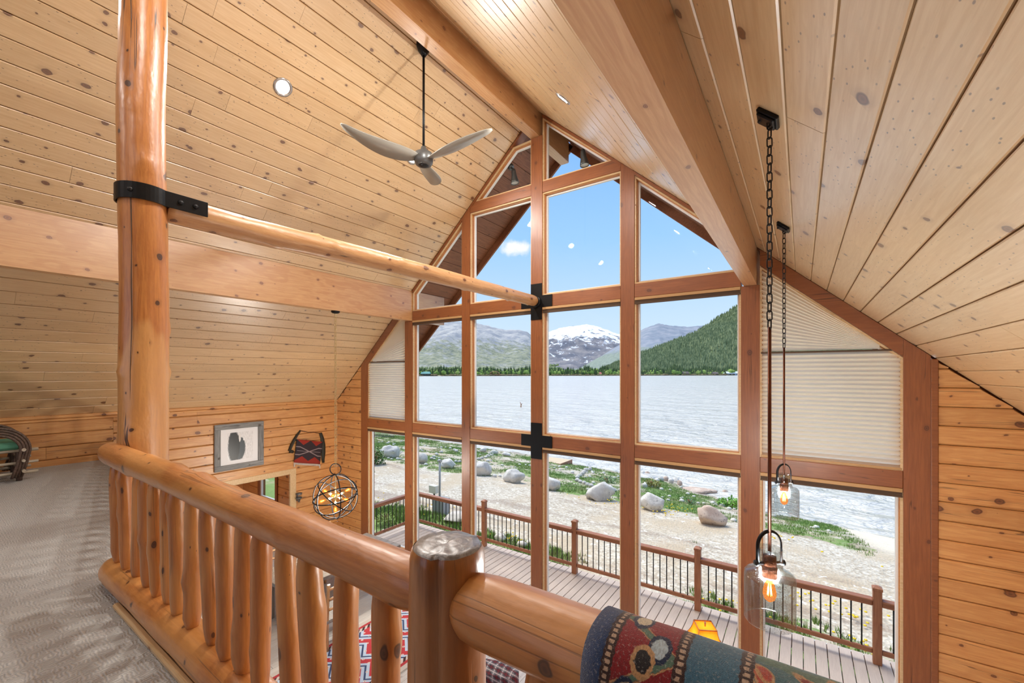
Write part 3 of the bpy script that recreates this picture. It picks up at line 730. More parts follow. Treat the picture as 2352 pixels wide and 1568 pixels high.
mb = MB(); vs = []; fs = []; pr = [(.0895, 1.0), (.082, 1.010), (.06, 1.009), (.035, 1.012), (.012, 1.010), (.001, 1.010)]
for j, (r, z) in enumerate(pr):
    for k in range(seg):
        a = 2*math.pi*k/seg; r2 = r*(1+.03*noise.noise(Vector((math.cos(a)*1.3, math.sin(a)*1.3, 1.2)))); r2 -= .013 if (abs((a-5.15+math.pi) % (2*math.pi)-math.pi) < .08 and r > .05) else 0
        vs.append(Vector((r2*math.cos(a), r2*math.sin(a), z+.004*noise.noise(Vector((math.cos(a)*r*40, math.sin(a)*r*40, 3))))))
for j in range(len(pr)-1):
    for k in range(seg): fs.append((j*seg+k, j*seg+(k+1) % seg, (j+1)*seg+(k+1) % seg, (j+1)*seg+k))
mk('sawn_top', MB().add(vs, fs, True), m, nw, Matrix.Translation((NX, NYY, 0)), label='grey sawn end grain')
# ================================================================== RUG OVER THE RAIL
m, t, b = material('oriental_runner')
uv = t.sep(t.uv()); u, v_ = uv[0], uv[1]
un = t.noise(t.uv(), 110, 4); ud = t.math('ADD', u, t.math('MULTIPLY', t.math('SUBTRACT', un, .5), .011)); vd = t.math('ADD', v_, t.math('MULTIPLY', t.math('SUBTRACT', t.noise(t.comb(v_, u, 3), 110, 4), .5), .011))
NAVY, RED, BLUE, BRN, GRN, TAN, CRM = rgb(26, 44, 76), rgb(150, 34, 40), rgb(62, 108, 136), rgb(62, 38, 34), rgb(96, 128, 108), rgb(206, 160, 112), rgb(232, 216, 186)
def per(x, p): return t.math('SUBTRACT', t.math('FRACT', t.math('DIVIDE', x, p)), .5)
def dia(x, y, px_, py_, r, ex=1.0):
    a = t.math('ABSOLUTE', t.math('MULTIPLY', per(x, px_), 1.0)); c2 = t.math('ABSOLUTE', per(y, py_))
    return t.smooth(t.math('ADD', t.math('MULTIPLY', a, ex), c2), r+.03, r)
# red guard band with diagonal vine and oval motifs
ub = t.math('SUBTRACT', ud, .055)
zig = t.math('ABSOLUTE', t.math('SUBTRACT', t.math('ABSOLUTE', t.math('MULTIPLY', per(vd, .15), .2)), t.math('SUBTRACT', ub, .0)))
red = t.mix(t.smooth(zig, .012, .007), RED, GRN)
red = t.mix(t.math('MULTIPLY', t.smooth(zig, .016, .013), t.smooth(zig, .009, .012)), red, TAN)
def oval(cu, ph, ru, rv):
    a = t.math('DIVIDE', t.math('SUBTRACT', ud, cu), ru); c2 = t.math('DIVIDE', t.math('MULTIPLY', per(t.math('ADD', vd, ph), .15), .15), rv)
    return t.math('SQRT', t.math('ADD', t.math('MULTIPLY', a, a), t.math('MULTIPLY', c2, c2)))
for cu, ph, c0 in ((.083, .0, CRM), (.128, .06, rgb(196, 214, 222)), (.105, .09, rgb(40, 36, 38))):
    o1 = oval(cu, ph, .014, .02); red = t.mix(t.smooth(o1, 1.55, 1.4), red, NAVY if c0 != rgb(40, 36, 38) else TAN); red = t.mix(t.smooth(o1, 1.05, .9), red, c0)
# main field with star flowers
p, q = per(t.math('ADD', ud, .05), .17), per(vd, .17)
ang = t.math('ARCTAN2', q, p); rad = t.math('SQRT', t.math('ADD', t.math('MULTIPLY', p, p), t.math('MULTIPLY', q, q)))
star = t.math('DIVIDE', rad, t.math('ADD', .24, t.math('MULTIPLY', t.math('COSINE', t.math('MULTIPLY', ang, 8)), .12)))
fn = t.noise(t.uv(), 14, 2, .5, 1)
field = t.mix(t.smooth(fn, .42, .5), GRN, rgb(84, 124, 132)); field = t.mix(t.smooth(fn, .56, .6), field, TAN)
field = t.mix(t.smooth(fn, .63, .66), field, rgb(196, 80, 62))
field = t.mix(t.smooth(star, 1.25, 1.1), field, TAN); field = t.mix(t.smooth(star, 1.0, .9), field, RED); field = t.mix(t.smooth(rad, .06, .04), field, NAVY)
bl = t.mix(t.noise(t.uv(), 30, 4), BLUE, rgb(84, 130, 152))
nv = t.mix(t.noise(t.uv(), 40, 3), NAVY, rgb(40, 74, 124))
col = nv
for edge, nxt in ((.045, red), (.165, bl), (.262, field)):
    col = t.mix(t.math('GREATER_THAN', ud, edge), col, nxt)
    ln = t.math('ABSOLUTE', t.math('SUBTRACT', ud, edge)); col = t.mix(t.smooth(ln, .011, .009), col, BRN)
    bead = t.math('MULTIPLY', t.smooth(ln, .005, .003), t.smooth(t.math('ABSOLUTE', per(v_, .012)), .36, .26)); col = t.mix(bead, col, rgb(206, 176, 150))
col = t.mix(t.math('MULTIPLY', t.smooth(t.noise(t.comb(u, t.math('MULTIPLY', v_, .4), 0), 330, 3), .4, .62), .28), col, rgb(24, 20, 24)); col = t.mix(t.math('MULTIPLY', t.smooth(t.noise(t.comb(u, v_, 4), 190, 3), .55, .7), .3), col, rgb(214, 206, 196))
t.put(b.inputs['Base Color'], col); b.inputs['Roughness'].default_value = .95; b.inputs['Sheen Weight'].default_value = .5; b.inputs['Specular IOR Level'].default_value = .1
t.put(b.inputs['Normal'], t.bump(t.noise(t.uv(), 700, 2), .8, .003))
M['runner'] = m
mb = MB(); path = []; r = .098; zc = .872
for i in range(9): path.append((YRL-r-.012*(1-i/8), .22+(zc-.22)*i/8))
for i in range(1, 16): a = math.pi*i/16; path.append((YRL-r*math.cos(a), zc+r*math.sin(a)))
for i in range(7): path.append((YRL+r+.01*i/6, zc-.45*i/6))
arc = [0]
for a, c2 in zip(path, path[1:]): arc.append(arc[-1]+math.hypot(a[0]-c2[0], a[1]-c2[1]))
nx = 50; X0 = -.335; vs = []; uvs = []; npth = len(path)
for i in range(nx+1):
    x = X0+1.9*i/nx
    for j, (y, z) in enumerate(path):
        w_ = .004*noise.noise(Vector((x*9, arc[j]*7, 0))); e = .006*noise.noise(Vector((3, arc[j]*9, 0))) if i == 0 else 0
        vs.append(Vector((x+e, y+(w_ if y < YRL else -w_), z+w_))); uvs.append((x-X0, arc[j]))
fs = []
for i in range(nx):
    for j in range(npth-1): fs.append((i*npth+j, i*npth+j+1, (i+1)*npth+j+1, (i+1)*npth+j))
mb.add(vs, fs, True); mb.uv = uvs
rug = mk('hanging_rug', mb, M['runner'], None, None, base=(.4, .8, .2), label='blue and red oriental runner draped over the log rail', cat='rug')
sd = rug.modifiers.new('thickness', 'SOLIDIFY'); sd.thickness = .014; sd.offset = 1
# ================================================================== RECESSED LIGHTS
M['lamp_on'] = emit('lamp_diffuser', (255, 250, 244), 7.0)
def can(x, y, sg, label, power=50):
    Fm = slope_frame(sg); d = abs(x-XR)*LEN
    Mx = Fm @ Matrix.Translation((y, d, 0)); p = Mx.translation
    s = thing('recessed_light', p, label, 'ceiling light', 'recessed ceiling lights')
    mk('trim_ring', MB().lathe([(.105, .0), (.105, .008), (.09, .012), (.075, .006), (.072, -.01)], 32, Mx), M['chrome'], s)
    mk('diffuser', MB().lathe([(.0, .003), (.073, .003)], 28, Mx), M['lamp_on'], s)
    nrm = (Mx.to_3x3() @ Vector((0, 0, 1))).normalized()
    light('can_light', 'AREA', p+nrm*.03, power, (1, .96, .91), .14, nrm.to_track_quat('-Z', 'Y').to_matrix(), parent=s)
can(-5.09, 2.55, -1, 'lit recessed light high on the left ceiling, away from the fan')
can(-5.08, 4.58, -1, 'recessed light in the left ceiling behind the fan motor')
can(-2.345, 4.46, 1, 'recessed light in the right ceiling beside the ridge beam')
can(-2.345, 2.5, 1, 'recessed light in the right ceiling above the frame')
for y, wd in ((.5, 'directly above the railing'), (-1.6, 'behind the camera'), (-3.6, 'near the back gable')):  # out-of-view cans added as fill for the camera side of the railing
    can(-5.09, y, -1, 'added unseen fill light in the left ceiling '+wd, 14); can(-2.345, y, 1, 'added unseen fill light in the right ceiling '+wd, 14)
# ================================================================== CEILING FAN
fx, fy, fz = -4.066, 3.844, 5.77
ft = thing('ceiling_fan', (fx, fy, fz), 'dark ceiling fan on a long rod with three propeller blades', 'ceiling fan')
mk('canopy', MB().lathe([(.0, .14), (.098, .14), (.1, .05), (.092, .0), (.07, -.06), (.04, -.1), (.03, -.12), (0, -.12)], 28, Matrix.Translation((fx, fy, fz-.05))), M['black'], ft)
mk('downrod', MB().tube([(fx, fy, fz-.1), (fx, fy, 4.34)], .016, 12), M['black'], ft)
mk('motor', MB().lathe([(0, .17), (.03, .16), (.045, .11), (.06, .09), (.115, .07), (.125, .02), (.12, -.04), (.1, -.075), (.07, -.085), (0, -.085)], 30, Matrix.Translation((fx, fy, 4.25))), M['slate'], ft)
mk('hub_cap', MB().lathe([(.0, -.10), (.035, -.1), (.05, -.09), (.07, -.084), (.07, -.08)], 24, Matrix.Translation((fx, fy, 4.25))), M['blackm'], ft)
def blade(ang):
    mb = MB(); n = 16; vs = []
    for i in range(n+1):
        t_ = i/n; rr_ = .1+.92*t_; wd = .055+.075*math.sin(math.pi*min(1, t_*1.08)**.8) if t_ < .97 else .06
        wd *= (1 if t_ < .9 else math.sqrt(max(0.05, 1-((t_-.9)/.1)**2)))
        sw = -.10*math.sin(t_*2.2); tw = .42*(1-t_)+.12; zz = .02+.13*t_*t_
        for sgn in (-1, 1):
            oy = sw+sgn*wd; vs.append(Vector((rr_, oy, zz+sgn*wd*math.tan(tw)*.6)))
    fs = [(2*i, 2*i+2, 2*i+3, 2*i+1) for i in range(n)]
    mb.add(vs, fs, True)
    o = mk('blade', mb, M['fan'], ft, Matrix.Translation((fx, fy, 4.23)) @ Matrix.Rotation(ang, 4, 'Z'))
    sd = o.modifiers.new('thickness', 'SOLIDIFY'); sd.thickness = .012
a0 = math.radians(98)+YAW
for k in range(3): blade(a0+k*2*math.pi/3)
# ================================================================== PENDANTS
M['bulb'] = None
m, t, b = material('amber_bulb_glass'); t.n.remove(b); out = t.n['Material Output']
tr = t.new('ShaderNodeBsdfTransparent'); tr.inputs[0].default_value = rgb(255, 214, 160); em = t.new('ShaderNodeEmission'); em.inputs[0].default_value = rgb(255, 150, 60); em.inputs[1].default_value = 1.3
mx = t.new('ShaderNodeMixShader'); mx.inputs[0].default_value = .5; t.l.new(tr.outputs[0], mx.inputs[1]); t.l.new(em.outputs[0], mx.inputs[2]); t.l.new(mx.outputs[0], out.inputs['Surface'])
M['bulb'] = m
M['filament'] = emit('hot_filament', (255, 200, 110), 14)
def torus(mb, R, r, Mx, nu=40, nv=8, sx=1.0):
    pts = [Mx @ Vector((R*math.cos(2*math.pi*i/nu), sx*R*math.sin(2*math.pi*i/nu), 0)) for i in range(nu)]
    return mb.tube(pts, r, nv, closed=True)
def link_mesh(mat, a=.026, b_=.013, r=.0035):
    mb = MB(); pts = []
    for k in range(20):
        th = 2*math.pi*k/20; x, z = b_*math.cos(th), b_*math.sin(th)+(a-b_)*(1 if math.sin(th) > 0 else -1)
        pts.append((x, 0, z))
    mb.tube(pts, r, 6, closed=True); return mb.mesh('chain_link', mat)
def bulb_meshes(s, p, d, sc=1.0, fil=True):
    q = Matrix.Translation(p) @ Vector(d).to_track_quat('Z', 'Y').to_matrix().to_4x4() @ Matrix.Scale(sc, 4)
    o = mk('bulb', MB().lathe([(.012, 0), (.014, .015), (.022, .035), (.03, .065), (.031, .085), (.024, .108), (.01, .12), (.001, .122)], 20, q), M['bulb'], s)
    mb = MB()
    for k in range(6):
        a = 2*math.pi*k/6; r = .011
        mb.tube([q @ Vector((r*.5*math.cos(a), r*.5*math.sin(a), .03)), q @ Vector((r*math.cos(a), r*math.sin(a), .09))], .0014*sc, 5)
    mk('filament', mb, M['filament'], o)
    return q @ Vector((0, 0, .07))
def pendant(x, y, label, power):
    zc = roof(x)-.002; s = thing('pendant_light', (x, y, zc), label, 'pendant light', 'glass bottle pendants')
    Fm = slope_frame(1); Mx = Fm @ Matrix.Translation((y, (x-XR)*LEN, 0))
    cn_ = mk('canopy', MB().bbox((-.06, -.06, 0), (.06, .06, .02), .004, Mx).bbox((-.05, -.05, .018), (.05, .05, .032), .005, Mx), M['black'], s)
    for sy in (-.03, .03): mk('screw', MB().lathe([(.006, .03), (.006, .042), (.0, .046)], 8, Mx @ Matrix.Translation((0, sy, 0))), M['blackm'], cn_)
    top = (Mx @ Vector((0, 0, .03))).z; z1 = .53; zr = 1.70
    lm = link_mesh(M['blackm']); n = int((top-zr)/.0445)
    for k in range(n+1):
        z = top-.02-k*.0445
        mk('chain_link', lm, None, s, Matrix.Translation((x, y, z)) @ Matrix.Rotation(math.radians(35+90*(k % 2)), 4, 'Z'))
    zr = top-.02-n*.0445-.02
    mk('rod', MB().tube([(x, y, zr+.006), (x, y, .50)], .0085, 10), M['bronze'], s)
    # bail handle
    b_ = []; ax = Vector((.8, .6, 0)).normalized() if True else None
    for i in range(17):
        th = math.pi*i/16; b_.append(Vector((x, y, .545))+ax*(.062*math.cos(th))+Vector((0, 0, .075*math.sin(th)+.02)))
    b_ = [b_[0]-Vector((0, 0, .1))]+b_+[b_[-1]-Vector((0, 0, .1))]
    h = mk('bail_handle', MB().tube(b_, .009, 8, flat=.5), M['black'], s)
    for e, sg in ((b_[0], 1), (b_[-1], -1)):
        q = ax*sg; mk('pivot_knob', MB().lathe([(0, -.03), (.008, -.03), (.008, .0), (.016, .002), (.016, .014), (0, .016)], 14, Matrix.Translation(e+Vector((0, 0, .012))) @ q.to_track_quat('Z', 'Y').to_matrix().to_4x4()), M['blackm'], h)
    mk('socket', MB().lathe([(.009, .52), (.03, .515), (.033, .47), (.03, .462), (.036, .458), (.036, .41), (.032, .4), (0, .4)], 22, Matrix.Translation((x, y, 0))), M['bronze'], s)
    g = [(.058, .555), (.06, .5), (.06, .455), (.07, .442), (.106, .43), (.114, .42), (.116, .40), (.116, .185), (.112, .176), (.112, .184), (.1135, .4), (.11, .417), (.104, .426), (.068, .438), (.057, .452), (.057, .5), (.055, .555), (.058, .555)]
    mk('glass_shade', MB().lathe(g, 44, Matrix.Translation((x, y, 0))), M['pglass'], s)
    pc = bulb_meshes(s, (x, y, .4), (0, 0, -1))
    light('bulb_light', 'POINT', pc, power, (.88, .97, 1.1), .05, parent=s)
pendant(-.135, 2.52, 'nearer seeded-glass bottle pendant hanging on a chain in the foreground', 160)
pendant(-.128, 4.45, 'farther seeded-glass bottle pendant close to the right windows', 95)
# ================================================================== ORB CHANDELIER
cx, cy, cz = -7.0, 4.45, -.80
ch = thing('orb_chandelier', (cx, cy, 2.58), 'black wire orb chandelier with glowing filament bulbs on a long chain', 'chandelier')
mk('canopy', MB().lathe([(0, .0), (.075, 0), (.078, -.015), (.06, -.035), (.02, -.045), (0, -.045)], 24, Matrix.Translation((cx, cy, 2.583))), M['black'], ch)
lm = link_mesh(M['brass'], .04, .018, .005)
R = .40; ztop = cz+R+.20; nl = int((2.53-ztop)/.068)
for k in range(nl+1):
    mk('chain_link', lm, None, ch, Matrix.Translation((cx, cy, 2.50-k*.068)) @ Matrix.Rotation(math.radians(20+90*(k % 2)), 4, 'Z'))
mk('top_ring', torus(MB(), .1, .009, Matrix.Translation((cx, cy, cz+R+.1)) @ Matrix.Rotation(YAW, 4, 'Z') @ Matrix.Rotation(math.pi/2, 4, 'X')), M['blackm'], ch)
for k, (ax_, an, sp) in enumerate((('Y', 90, 10), ('Y', 90, 70), ('Y', 90, 130), ('X', 38, 20), ('X', 42, 140), ('X', 35, 255), ('X', 8, 0))):
    Mx = Matrix.Translation((cx, cy, cz)) @ Matrix.Rotation(math.radians(sp), 4, 'Z') @ Matrix.Rotation(math.radians(an), 4, ax_)
    mk('orb_ring', torus(MB(), R-.004*k, .0095, Mx, 56, 8), M['black'], ch)
mk('stem', MB().tube([(cx, cy, cz+R), (cx, cy, cz-.2)], .011, 10), M['brass'], ch)
mk('hub', MB().lathe([(0, .06), (.03, .05), (.045, .0), (.03, -.05), (0, -.06)], 18, Matrix.Translation((cx, cy, cz))), M['brass'], ch)
for k in range(7):
    if k < 6:
        a = 2*math.pi*k/6+.3; d = Vector((math.cos(a), math.sin(a), (.35 if k % 2 else -.15))).normalized()
    else: d = Vector((0, 0, -1))
    p0 = Vector((cx, cy, cz)); L = .15
    mk('arm', MB().tube([p0, p0+d*L], .007, 8), M['brass'], ch)
    mk('socket', MB().tube([p0+d*(L-.05), p0+d*L*1.15], .019, 12), M['brass'], ch)
    bulb_meshes(ch, p0+d*L*1.13, d, 1.05)
light('chandelier_light', 'POINT', (cx, cy, cz-.02), 155, (1, .95, .86), .16, parent=ch)
# ================================================================== LEFT WALL: doorway, picture, yoke, sconce
dr = thing('door_1', (XL, (DY0+DY1)/2, FZ), 'pale trimmed doorway in the left wall', None, None, 'structure')
mk('casing', MB().bbox((XL-.02, DY1, FZ), (XL+.045, DY1+.14, DTOP+.12), .008), M['trimlight'], dr)
mk('casing', MB().bbox((XL-.02, DY0-.14, FZ), (XL+.045, DY0, DTOP+.12), .008), M['trimlight'], dr)
mk('head_casing', MB().bbox((XL-.02, DY0-.001, DTOP), (XL+.046, DY1+.001, DTOP+.12), .008), M['trimlight'], dr)
# side room seen through the doorway
FA = Matrix(((1, 0, 0, 0), (0, -1, 0, 5.52), (0, 0, 1, 0), (0, 0, 0, 1)))
siding('wall_alcove', -13.2, -12.2, FZ, -.6, FA, label='amber log wall of the side room, left of its window', seed=31)
siding('wall_alcove', -11.3, XL-.12, FZ, -.6, FA, label='amber log wall of the side room, right of its window', seed=32)
siding('wall_alcove', -12.2, -11.3, FZ, -1.95, FA, label='amber log wall below the side room window', seed=33)
siding('wall_alcove', -12.2, -11.3, -.88, -.6, FA, label='amber log wall above the side room window', seed=34)
mk('ceiling', MB().box((-13.3, 2.2, -.6), (XL-.12, 5.7, -.5)), M['siding'], None, None, kind='structure', label='low ceiling of the side room')
mk('wall_alcove', MB().box((-13.3, 2.2, FZ), (-13.2, 5.7, -.5)), M['siding'], None, None, kind='structure', label='far log wall of the side room')
mk('wall_alcove', MB().box((-13.3, 2.1, FZ), (XL-.12, 2.2, -.5)), M['siding'], None, None, kind='structure', label='near log wall of the side room')
wn[0] += 1
w = thing('window_%d' % wn[0], (-11.75, 5.52, -1.95), 'small side-room window seen through the doorway', None, None, 'structure')
mk('window_frame', MB().bbox((-12.26, 5.46, -2.0), (-12.18, 5.54, -.85), .006).bbox((-11.32, 5.46, -2.0), (-11.2, 5.54, -.62), .006).bbox((-12.18, 5.46, -2.0), (-11.32, 5.54, -1.93), .006).bbox((-12.18, 5.46, -.92), (-11.32, 5.54, -.85), .006), M['timber'], w)
mk('sash', MB().box((-12.18, 5.5, -1.93), (-12.13, 5.55, -.92)).box((-11.37, 5.5, -1.93), (-11.32, 5.55, -.92)).box((-12.13, 5.5, -1.93), (-11.37, 5.55, -1.88)), M['white'], w)
mk('pane', MB().box((-12.13, 5.53, -1.88), (-11.37, 5.535, -.92)), M['glass'], w)
rs = thing('roller_shade', (-11.75, 5.43, -.98), 'rolled brown shade over the side-room window', 'shade')
mk('roll', MB().tube([(-12.25, 5.42, -.95), (-11.25, 5.42, -.95)], .045, 14), M['head'], rs)
mk('end_cap', MB().tube([(-11.25, 5.42, -.95), (-11.235, 5.42, -.95)], .05, 14), M['brass'], rs)
light('alcove_light', 'POINT', (-11.5, 4.0, -.85), 14, (1, .8, .6), .1)
# picture
def wallp(px, py):
    d = ray(px, py); s = (XL+.03)/d.x
    return s*d.y, CAMZ+d.z*s
(ya, zt_), (yb, _) = wallp(491, 972), wallp(604, 968)
_, zb_ = wallp(604, 1066)
zt_ = wallp(604, 966)[1]
XF = XL+.035
pf = thing('framed_picture', (XF, (ya+yb)/2, zb_), 'grey barnwood framed print with a white mat on the left wall', 'picture')
M['barn'] = wood('grey_barnwood', (150, 150, 148), (112, 112, 110), (70, 66, 62), knots=.6, rough=.75, coat=0, vary=.3, ring=.5, bumps=.8, crack=.8)
fw = .11
for p0, p1, ud_ in (((ya, zt_-fw/2), (yb, zt_-fw/2), 0), ((ya, zb_+fw/2), (yb, zb_+fw/2), 0), ((ya+fw/2, zb_+fw), (ya+fw/2, zt_-fw), 1), ((yb-fw/2, zb_+fw), (yb-fw/2, zt_-fw), 1)):
    beam('frame_piece', (XF+.02, p0[0], p0[1]), (XF+.02, p1[0], p1[1]), fw if ud_ else .04, .04 if ud_ else fw, M['barn'], pf, up=(1, 0, 0) if ud_ else (0, 0, 1)) 
mk('mat_board', MB().box((XF, ya+fw, zb_+fw), (XF+.008, yb-fw, zt_-fw)), plain('white_mat', (236, 236, 236), .8), pf)
m, t, b = material('bison_print'); uvs_ = t.sep(t.uv()); uu, vv = uvs_[0], uvs_[1]
nz = t.noise(t.comb(t.math('MULTIPLY', uu, 3), t.math('MULTIPLY', vv, 1), 0), 9, 5, .7)
def ell(cu, cv, ru, rv):
    a = t.math('DIVIDE', t.math('SUBTRACT', uu, cu), ru); c2 = t.math('DIVIDE', t.math('SUBTRACT', vv, cv), rv)
    return t.math('ADD', t.math('SQRT', t.math('ADD', t.math('MULTIPLY', a, a), t.math('MULTIPLY', c2, c2))), t.math('MULTIPLY', t.math('SUBTRACT', nz, .5), .5))
col = t.mix(t.smooth(nz, .35, .7), rgb(214, 214, 214), rgb(244, 244, 244))
col = t.mix(t.smooth(ell(.42, .42, .28, .45), 1.05, .9), col, rgb(70, 78, 82)); col = t.mix(t.smooth(ell(.24, .5, .24, .62), 1.05, .85), col, rgb(44, 46, 46))
col = t.mix(t.smooth(ell(.47, .8, .045, .16), 1.05, .85), col, rgb(226, 224, 220))
t.put(b.inputs['Base Color'], col); b.inputs['Roughness'].default_value = .35
mb = MB(); iy0, iy1, iz0, iz1 = ya+fw+.13, yb-fw-.10, zb_+fw+.08, zt_-fw-.08
mb.add([(XF+.012, iy0, iz0), (XF+.012, iy1, iz0), (XF+.012, iy1, iz1), (XF+.012, iy0, iz1), (XF+.006, iy0, iz0), (XF+.006, iy1, iz0), (XF+.006, iy1, iz1), (XF+.006, iy0, iz1)], [(0, 1, 2, 3), (4, 7, 6, 5), (0, 4, 5, 1), (1, 5, 6, 2), (2, 6, 7, 3), (3, 7, 4, 0)])
mb.uv = [(0, 0), (1, 0), (1, 1), (0, 1)]*2; mk('print', mb, m, pf)
# yoke with a woven blanket
(yy0, yz0) = wallp(665, 1040)
yk = thing('ox_yoke', (XL+.05, wallp(705, 1020)[0], wallp(705, 1060)[1]), 'dark curved wooden yoke hung on the wall with a strap', 'wall decor')
M['yoke'] = plain('dark_green_wood', (44, 42, 32), .6, bump=.3, var=.2)
def wp(px, py, o=.05): a = wallp(px, py); return Vector((XL+o, a[0], a[1]))
mk('arm', MB().tube([wp(689, 988), wp(681, 999), wp(674, 1010), wp(668, 1022), wp(663, 1035)], [.03, .045, .055, .06, .055], 10, flat=.5), M['yoke'], yk)
mk('arm', MB().tube([wp(735, 994), wp(739, 1006), wp(742, 1022), wp(742, 1040), wp(741, 1054), wp(742, 1062)], [.035, .045, .05, .05, .04, .03], 10, flat=.5), M['yoke'], yk)
mk('cross_piece', MB().tube([wp(664, 1036), wp(672, 1037)], .035, 8), M['yoke'], yk)
mk('rail', MB().tube([wp(678, 1010, .06), wp(738, 1016, .06)], .02, 8), M['yoke'], yk)
mk('strap', MB().tube([wp(691, 989), wp(706, 992), wp(720, 992), wp(734, 995)], .008, 6), plain('leather', (92, 56, 34), .6), yk)
m, t, b = material('woven_blanket'); q_ = t.sep(t.uv()); uu, vv = q_[0], q_[1]
zg = t.math('MULTIPLY', t.math('ABSOLUTE', t.math('SUBTRACT', t.math('FRACT', t.math('MULTIPLY', uu, 2.0)), .5)), .38)
dk = t.mix(t.noise(t.comb(t.math('MULTIPLY', uu, 4), t.math('MULTIPLY', vv, 60), 0), 2, 2), rgb(38, 28, 32), rgb(62, 52, 58))
rd = rgb(150, 46, 32)
top = t.math('GREATER_THAN', vv, t.math('ADD', .78, t.math('MULTIPLY', zg, 1.2))); bot = t.math('LESS_THAN', vv, t.math('SUBTRACT', .30, t.math('MULTIPLY', zg, 1.0)))
col = t.mix(t.math('MAXIMUM', top, bot), dk, rd)
du = t.math('ABSOLUTE', t.math('SUBTRACT', uu, .5)); dv = t.math('ABSOLUTE', t.math('SUBTRACT', vv, .52))
xl_ = t.math('ABSOLUTE', t.math('SUBTRACT', dv, t.math('MINIMUM', t.math('MULTIPLY', du, .48), .17)))
col = t.mix(t.math('MAXIMUM', t.smooth(xl_, .026, .014), t.math('MULTIPLY', t.smooth(dv, .012, .006), t.math('LESS_THAN', du, .45))), col, rgb(150, 132, 132))
t.put(b.inputs['Base Color'], col); b.inputs['Roughness'].default_value = .9
bl = thing('woven_blanket', wp(705, 1060), 'small red and black woven blanket with white fringe over the yoke', 'blanket')
A, B_, C_, D_ = wp(672, 1061, .09), wp(732, 1065, .09), wp(739, 1014, .09), wp(679, 1008, .09)
mb = MB(); vs = []; uvs = []; nn = 10
for j in range(nn+1):
    for i in range(nn+1):
        u_, v__ = i/nn, j/nn
        p = (A*(1-u_)+B_*u_)*(1-v__)+(D_*(1-u_)+C_*u_)*v__; p.x += .012*math.sin(u_*5)
        vs.append(p); uvs.append((u_, v__))
mb.add(vs, [(j*(nn+1)+i, j*(nn+1)+i+1, (j+1)*(nn+1)+i+1, (j+1)*(nn+1)+i) for j in range(nn) for i in range(nn)], True); mb.uv = uvs
o = mk('cloth', mb, m, bl); sdm = o.modifiers.new('thickness', 'SOLIDIFY'); sdm.thickness = .012; sdm.offset = 0
mb = MB()
for i in range(40):
    p = A*(1-i/39)+B_*(i/39); L = .05+(.05 if i in (0, 1, 38, 39) else 0); mb.tube([p, p+Vector((.004, .004*math.sin(i*3), -L))], .0055, 4)
mk('fringe', mb, plain('white_fringe', (226, 220, 214), .9), bl)
# sconce
yz = wallp(681, 1140); sc = thing('wall_sconce', (XL+.05, yz[0], yz[1]-.1), 'small dark iron wall sconce with a glass cup by the doorway', 'sconce')
P = Vector((XL+.14, yz[0], yz[1]))
mk('holder', MB().lathe([(.0, -.12), (.02, -.1), (.03, -.05), (.065, -.02), (.07, .0), (.06, .0)], 18, Matrix.Translation(P)), M['slate'], sc)
mk('cup', MB().lathe([(.055, 0), (.06, .04), (.055, .07)], 18, Matrix.Translation(P)), M['pglass'], sc)
mk('collar', MB().lathe([(.066, .07), (.068, .1), (.05, .105), (0, .105)], 18, Matrix.Translation(P)), M['slate'], sc)
mk('bracket', MB().bbox((XL+.03, yz[0]-.012, yz[1]-.05), (XL+.12, yz[0]+.012, yz[1]-.025), .003).bbox((XL+.028, yz[0]-.03, yz[1]-.1), (XL+.04, yz[0]+.03, yz[1]+.06), .003), M['slate'], sc)
# ================================================================== TWIG CHAIR ON THE LOFT
cxm, cym = -8.95, .52
tc = thing('twig_armchair', (cxm, cym, 0), 'bent willow twig armchair with a green cushion by the knee wall', 'chair')
M['twig'] = wood('willow_bark', (112, 92, 78), (66, 50, 42), (40, 30, 26), knots=.5, rough=.6, coat=.1, vary=.3)
M['stick'] = wood('bleached_stick', (206, 196, 176), (164, 150, 126), (110, 94, 76), knots=.5, rough=.6, coat=.05, vary=.25)
xs0, xs1 = -9.28, -8.62; yf, ybk = .93, .2
for x in (xs0, xs1):
    for k in range(4):
        o_ = k*.028*(1 if x == xs1 else -1); e = k*.03
        pts = []
        for i in range(15):
            th = math.pi*.5*i/14; pts.append(Vector((x+o_, yf-.28+(.30-e)*math.sin(th)-.0, .42+(.31-e)*math.cos(th))))
        pts = [Vector((x+o_, ybk+.02, .74-e))]+pts+[Vector((x+o_, yf-.02-e, .2)), Vector((x+o_, yf-.06-e, .06))]
        mk('arm_hoop', MB().tube(pts, .016, 8), M['twig'], tc)
for k in range(5):
    pts = []; e = k*.035
    for i in range(21):
        th = math.pi*i/20; pts.append(Vector((cxm+(.36-e)*math.cos(th), ybk-.06+.0*k+.10*(1-math.sin(th)), .55+(.62-e)*math.sin(th))))
    pts = [pts[0]-Vector((0, -.12, .45))]+pts+[pts[-1]-Vector((0, -.12, .45))]
    mk('back_hoop', MB().tube(pts, .016, 8), M['twig'], tc)
for z, r in ((.10, .022), (.24, .02), (.40, .024)):
    for x in (xs0, xs1-.05): log('side_stick', (x, ybk-.08, z), (x, yf+.10, z+.01), r, r*.9, M['stick'], tc, seed=int(z*100), seg=8, rings=10, wob=.02, amp=.08)
    for y in (yf-.05, ybk+.02): log('cross_stick', (xs0-.08, y, z+.04), (xs1+.1, y, z+.04), r, r*.9, M['stick'], tc, seed=int(z*90)+3, seg=8, rings=10, wob=.02, amp=.08)
for x in (xs0+.03, xs1-.08):
    for y in (yf-.08, ybk+.05): log('leg', (x, y, 0), (x, y, .43), .03, .026, M['twig'], tc, seed=int(y*30), seg=8, rings=8, amp=.08)
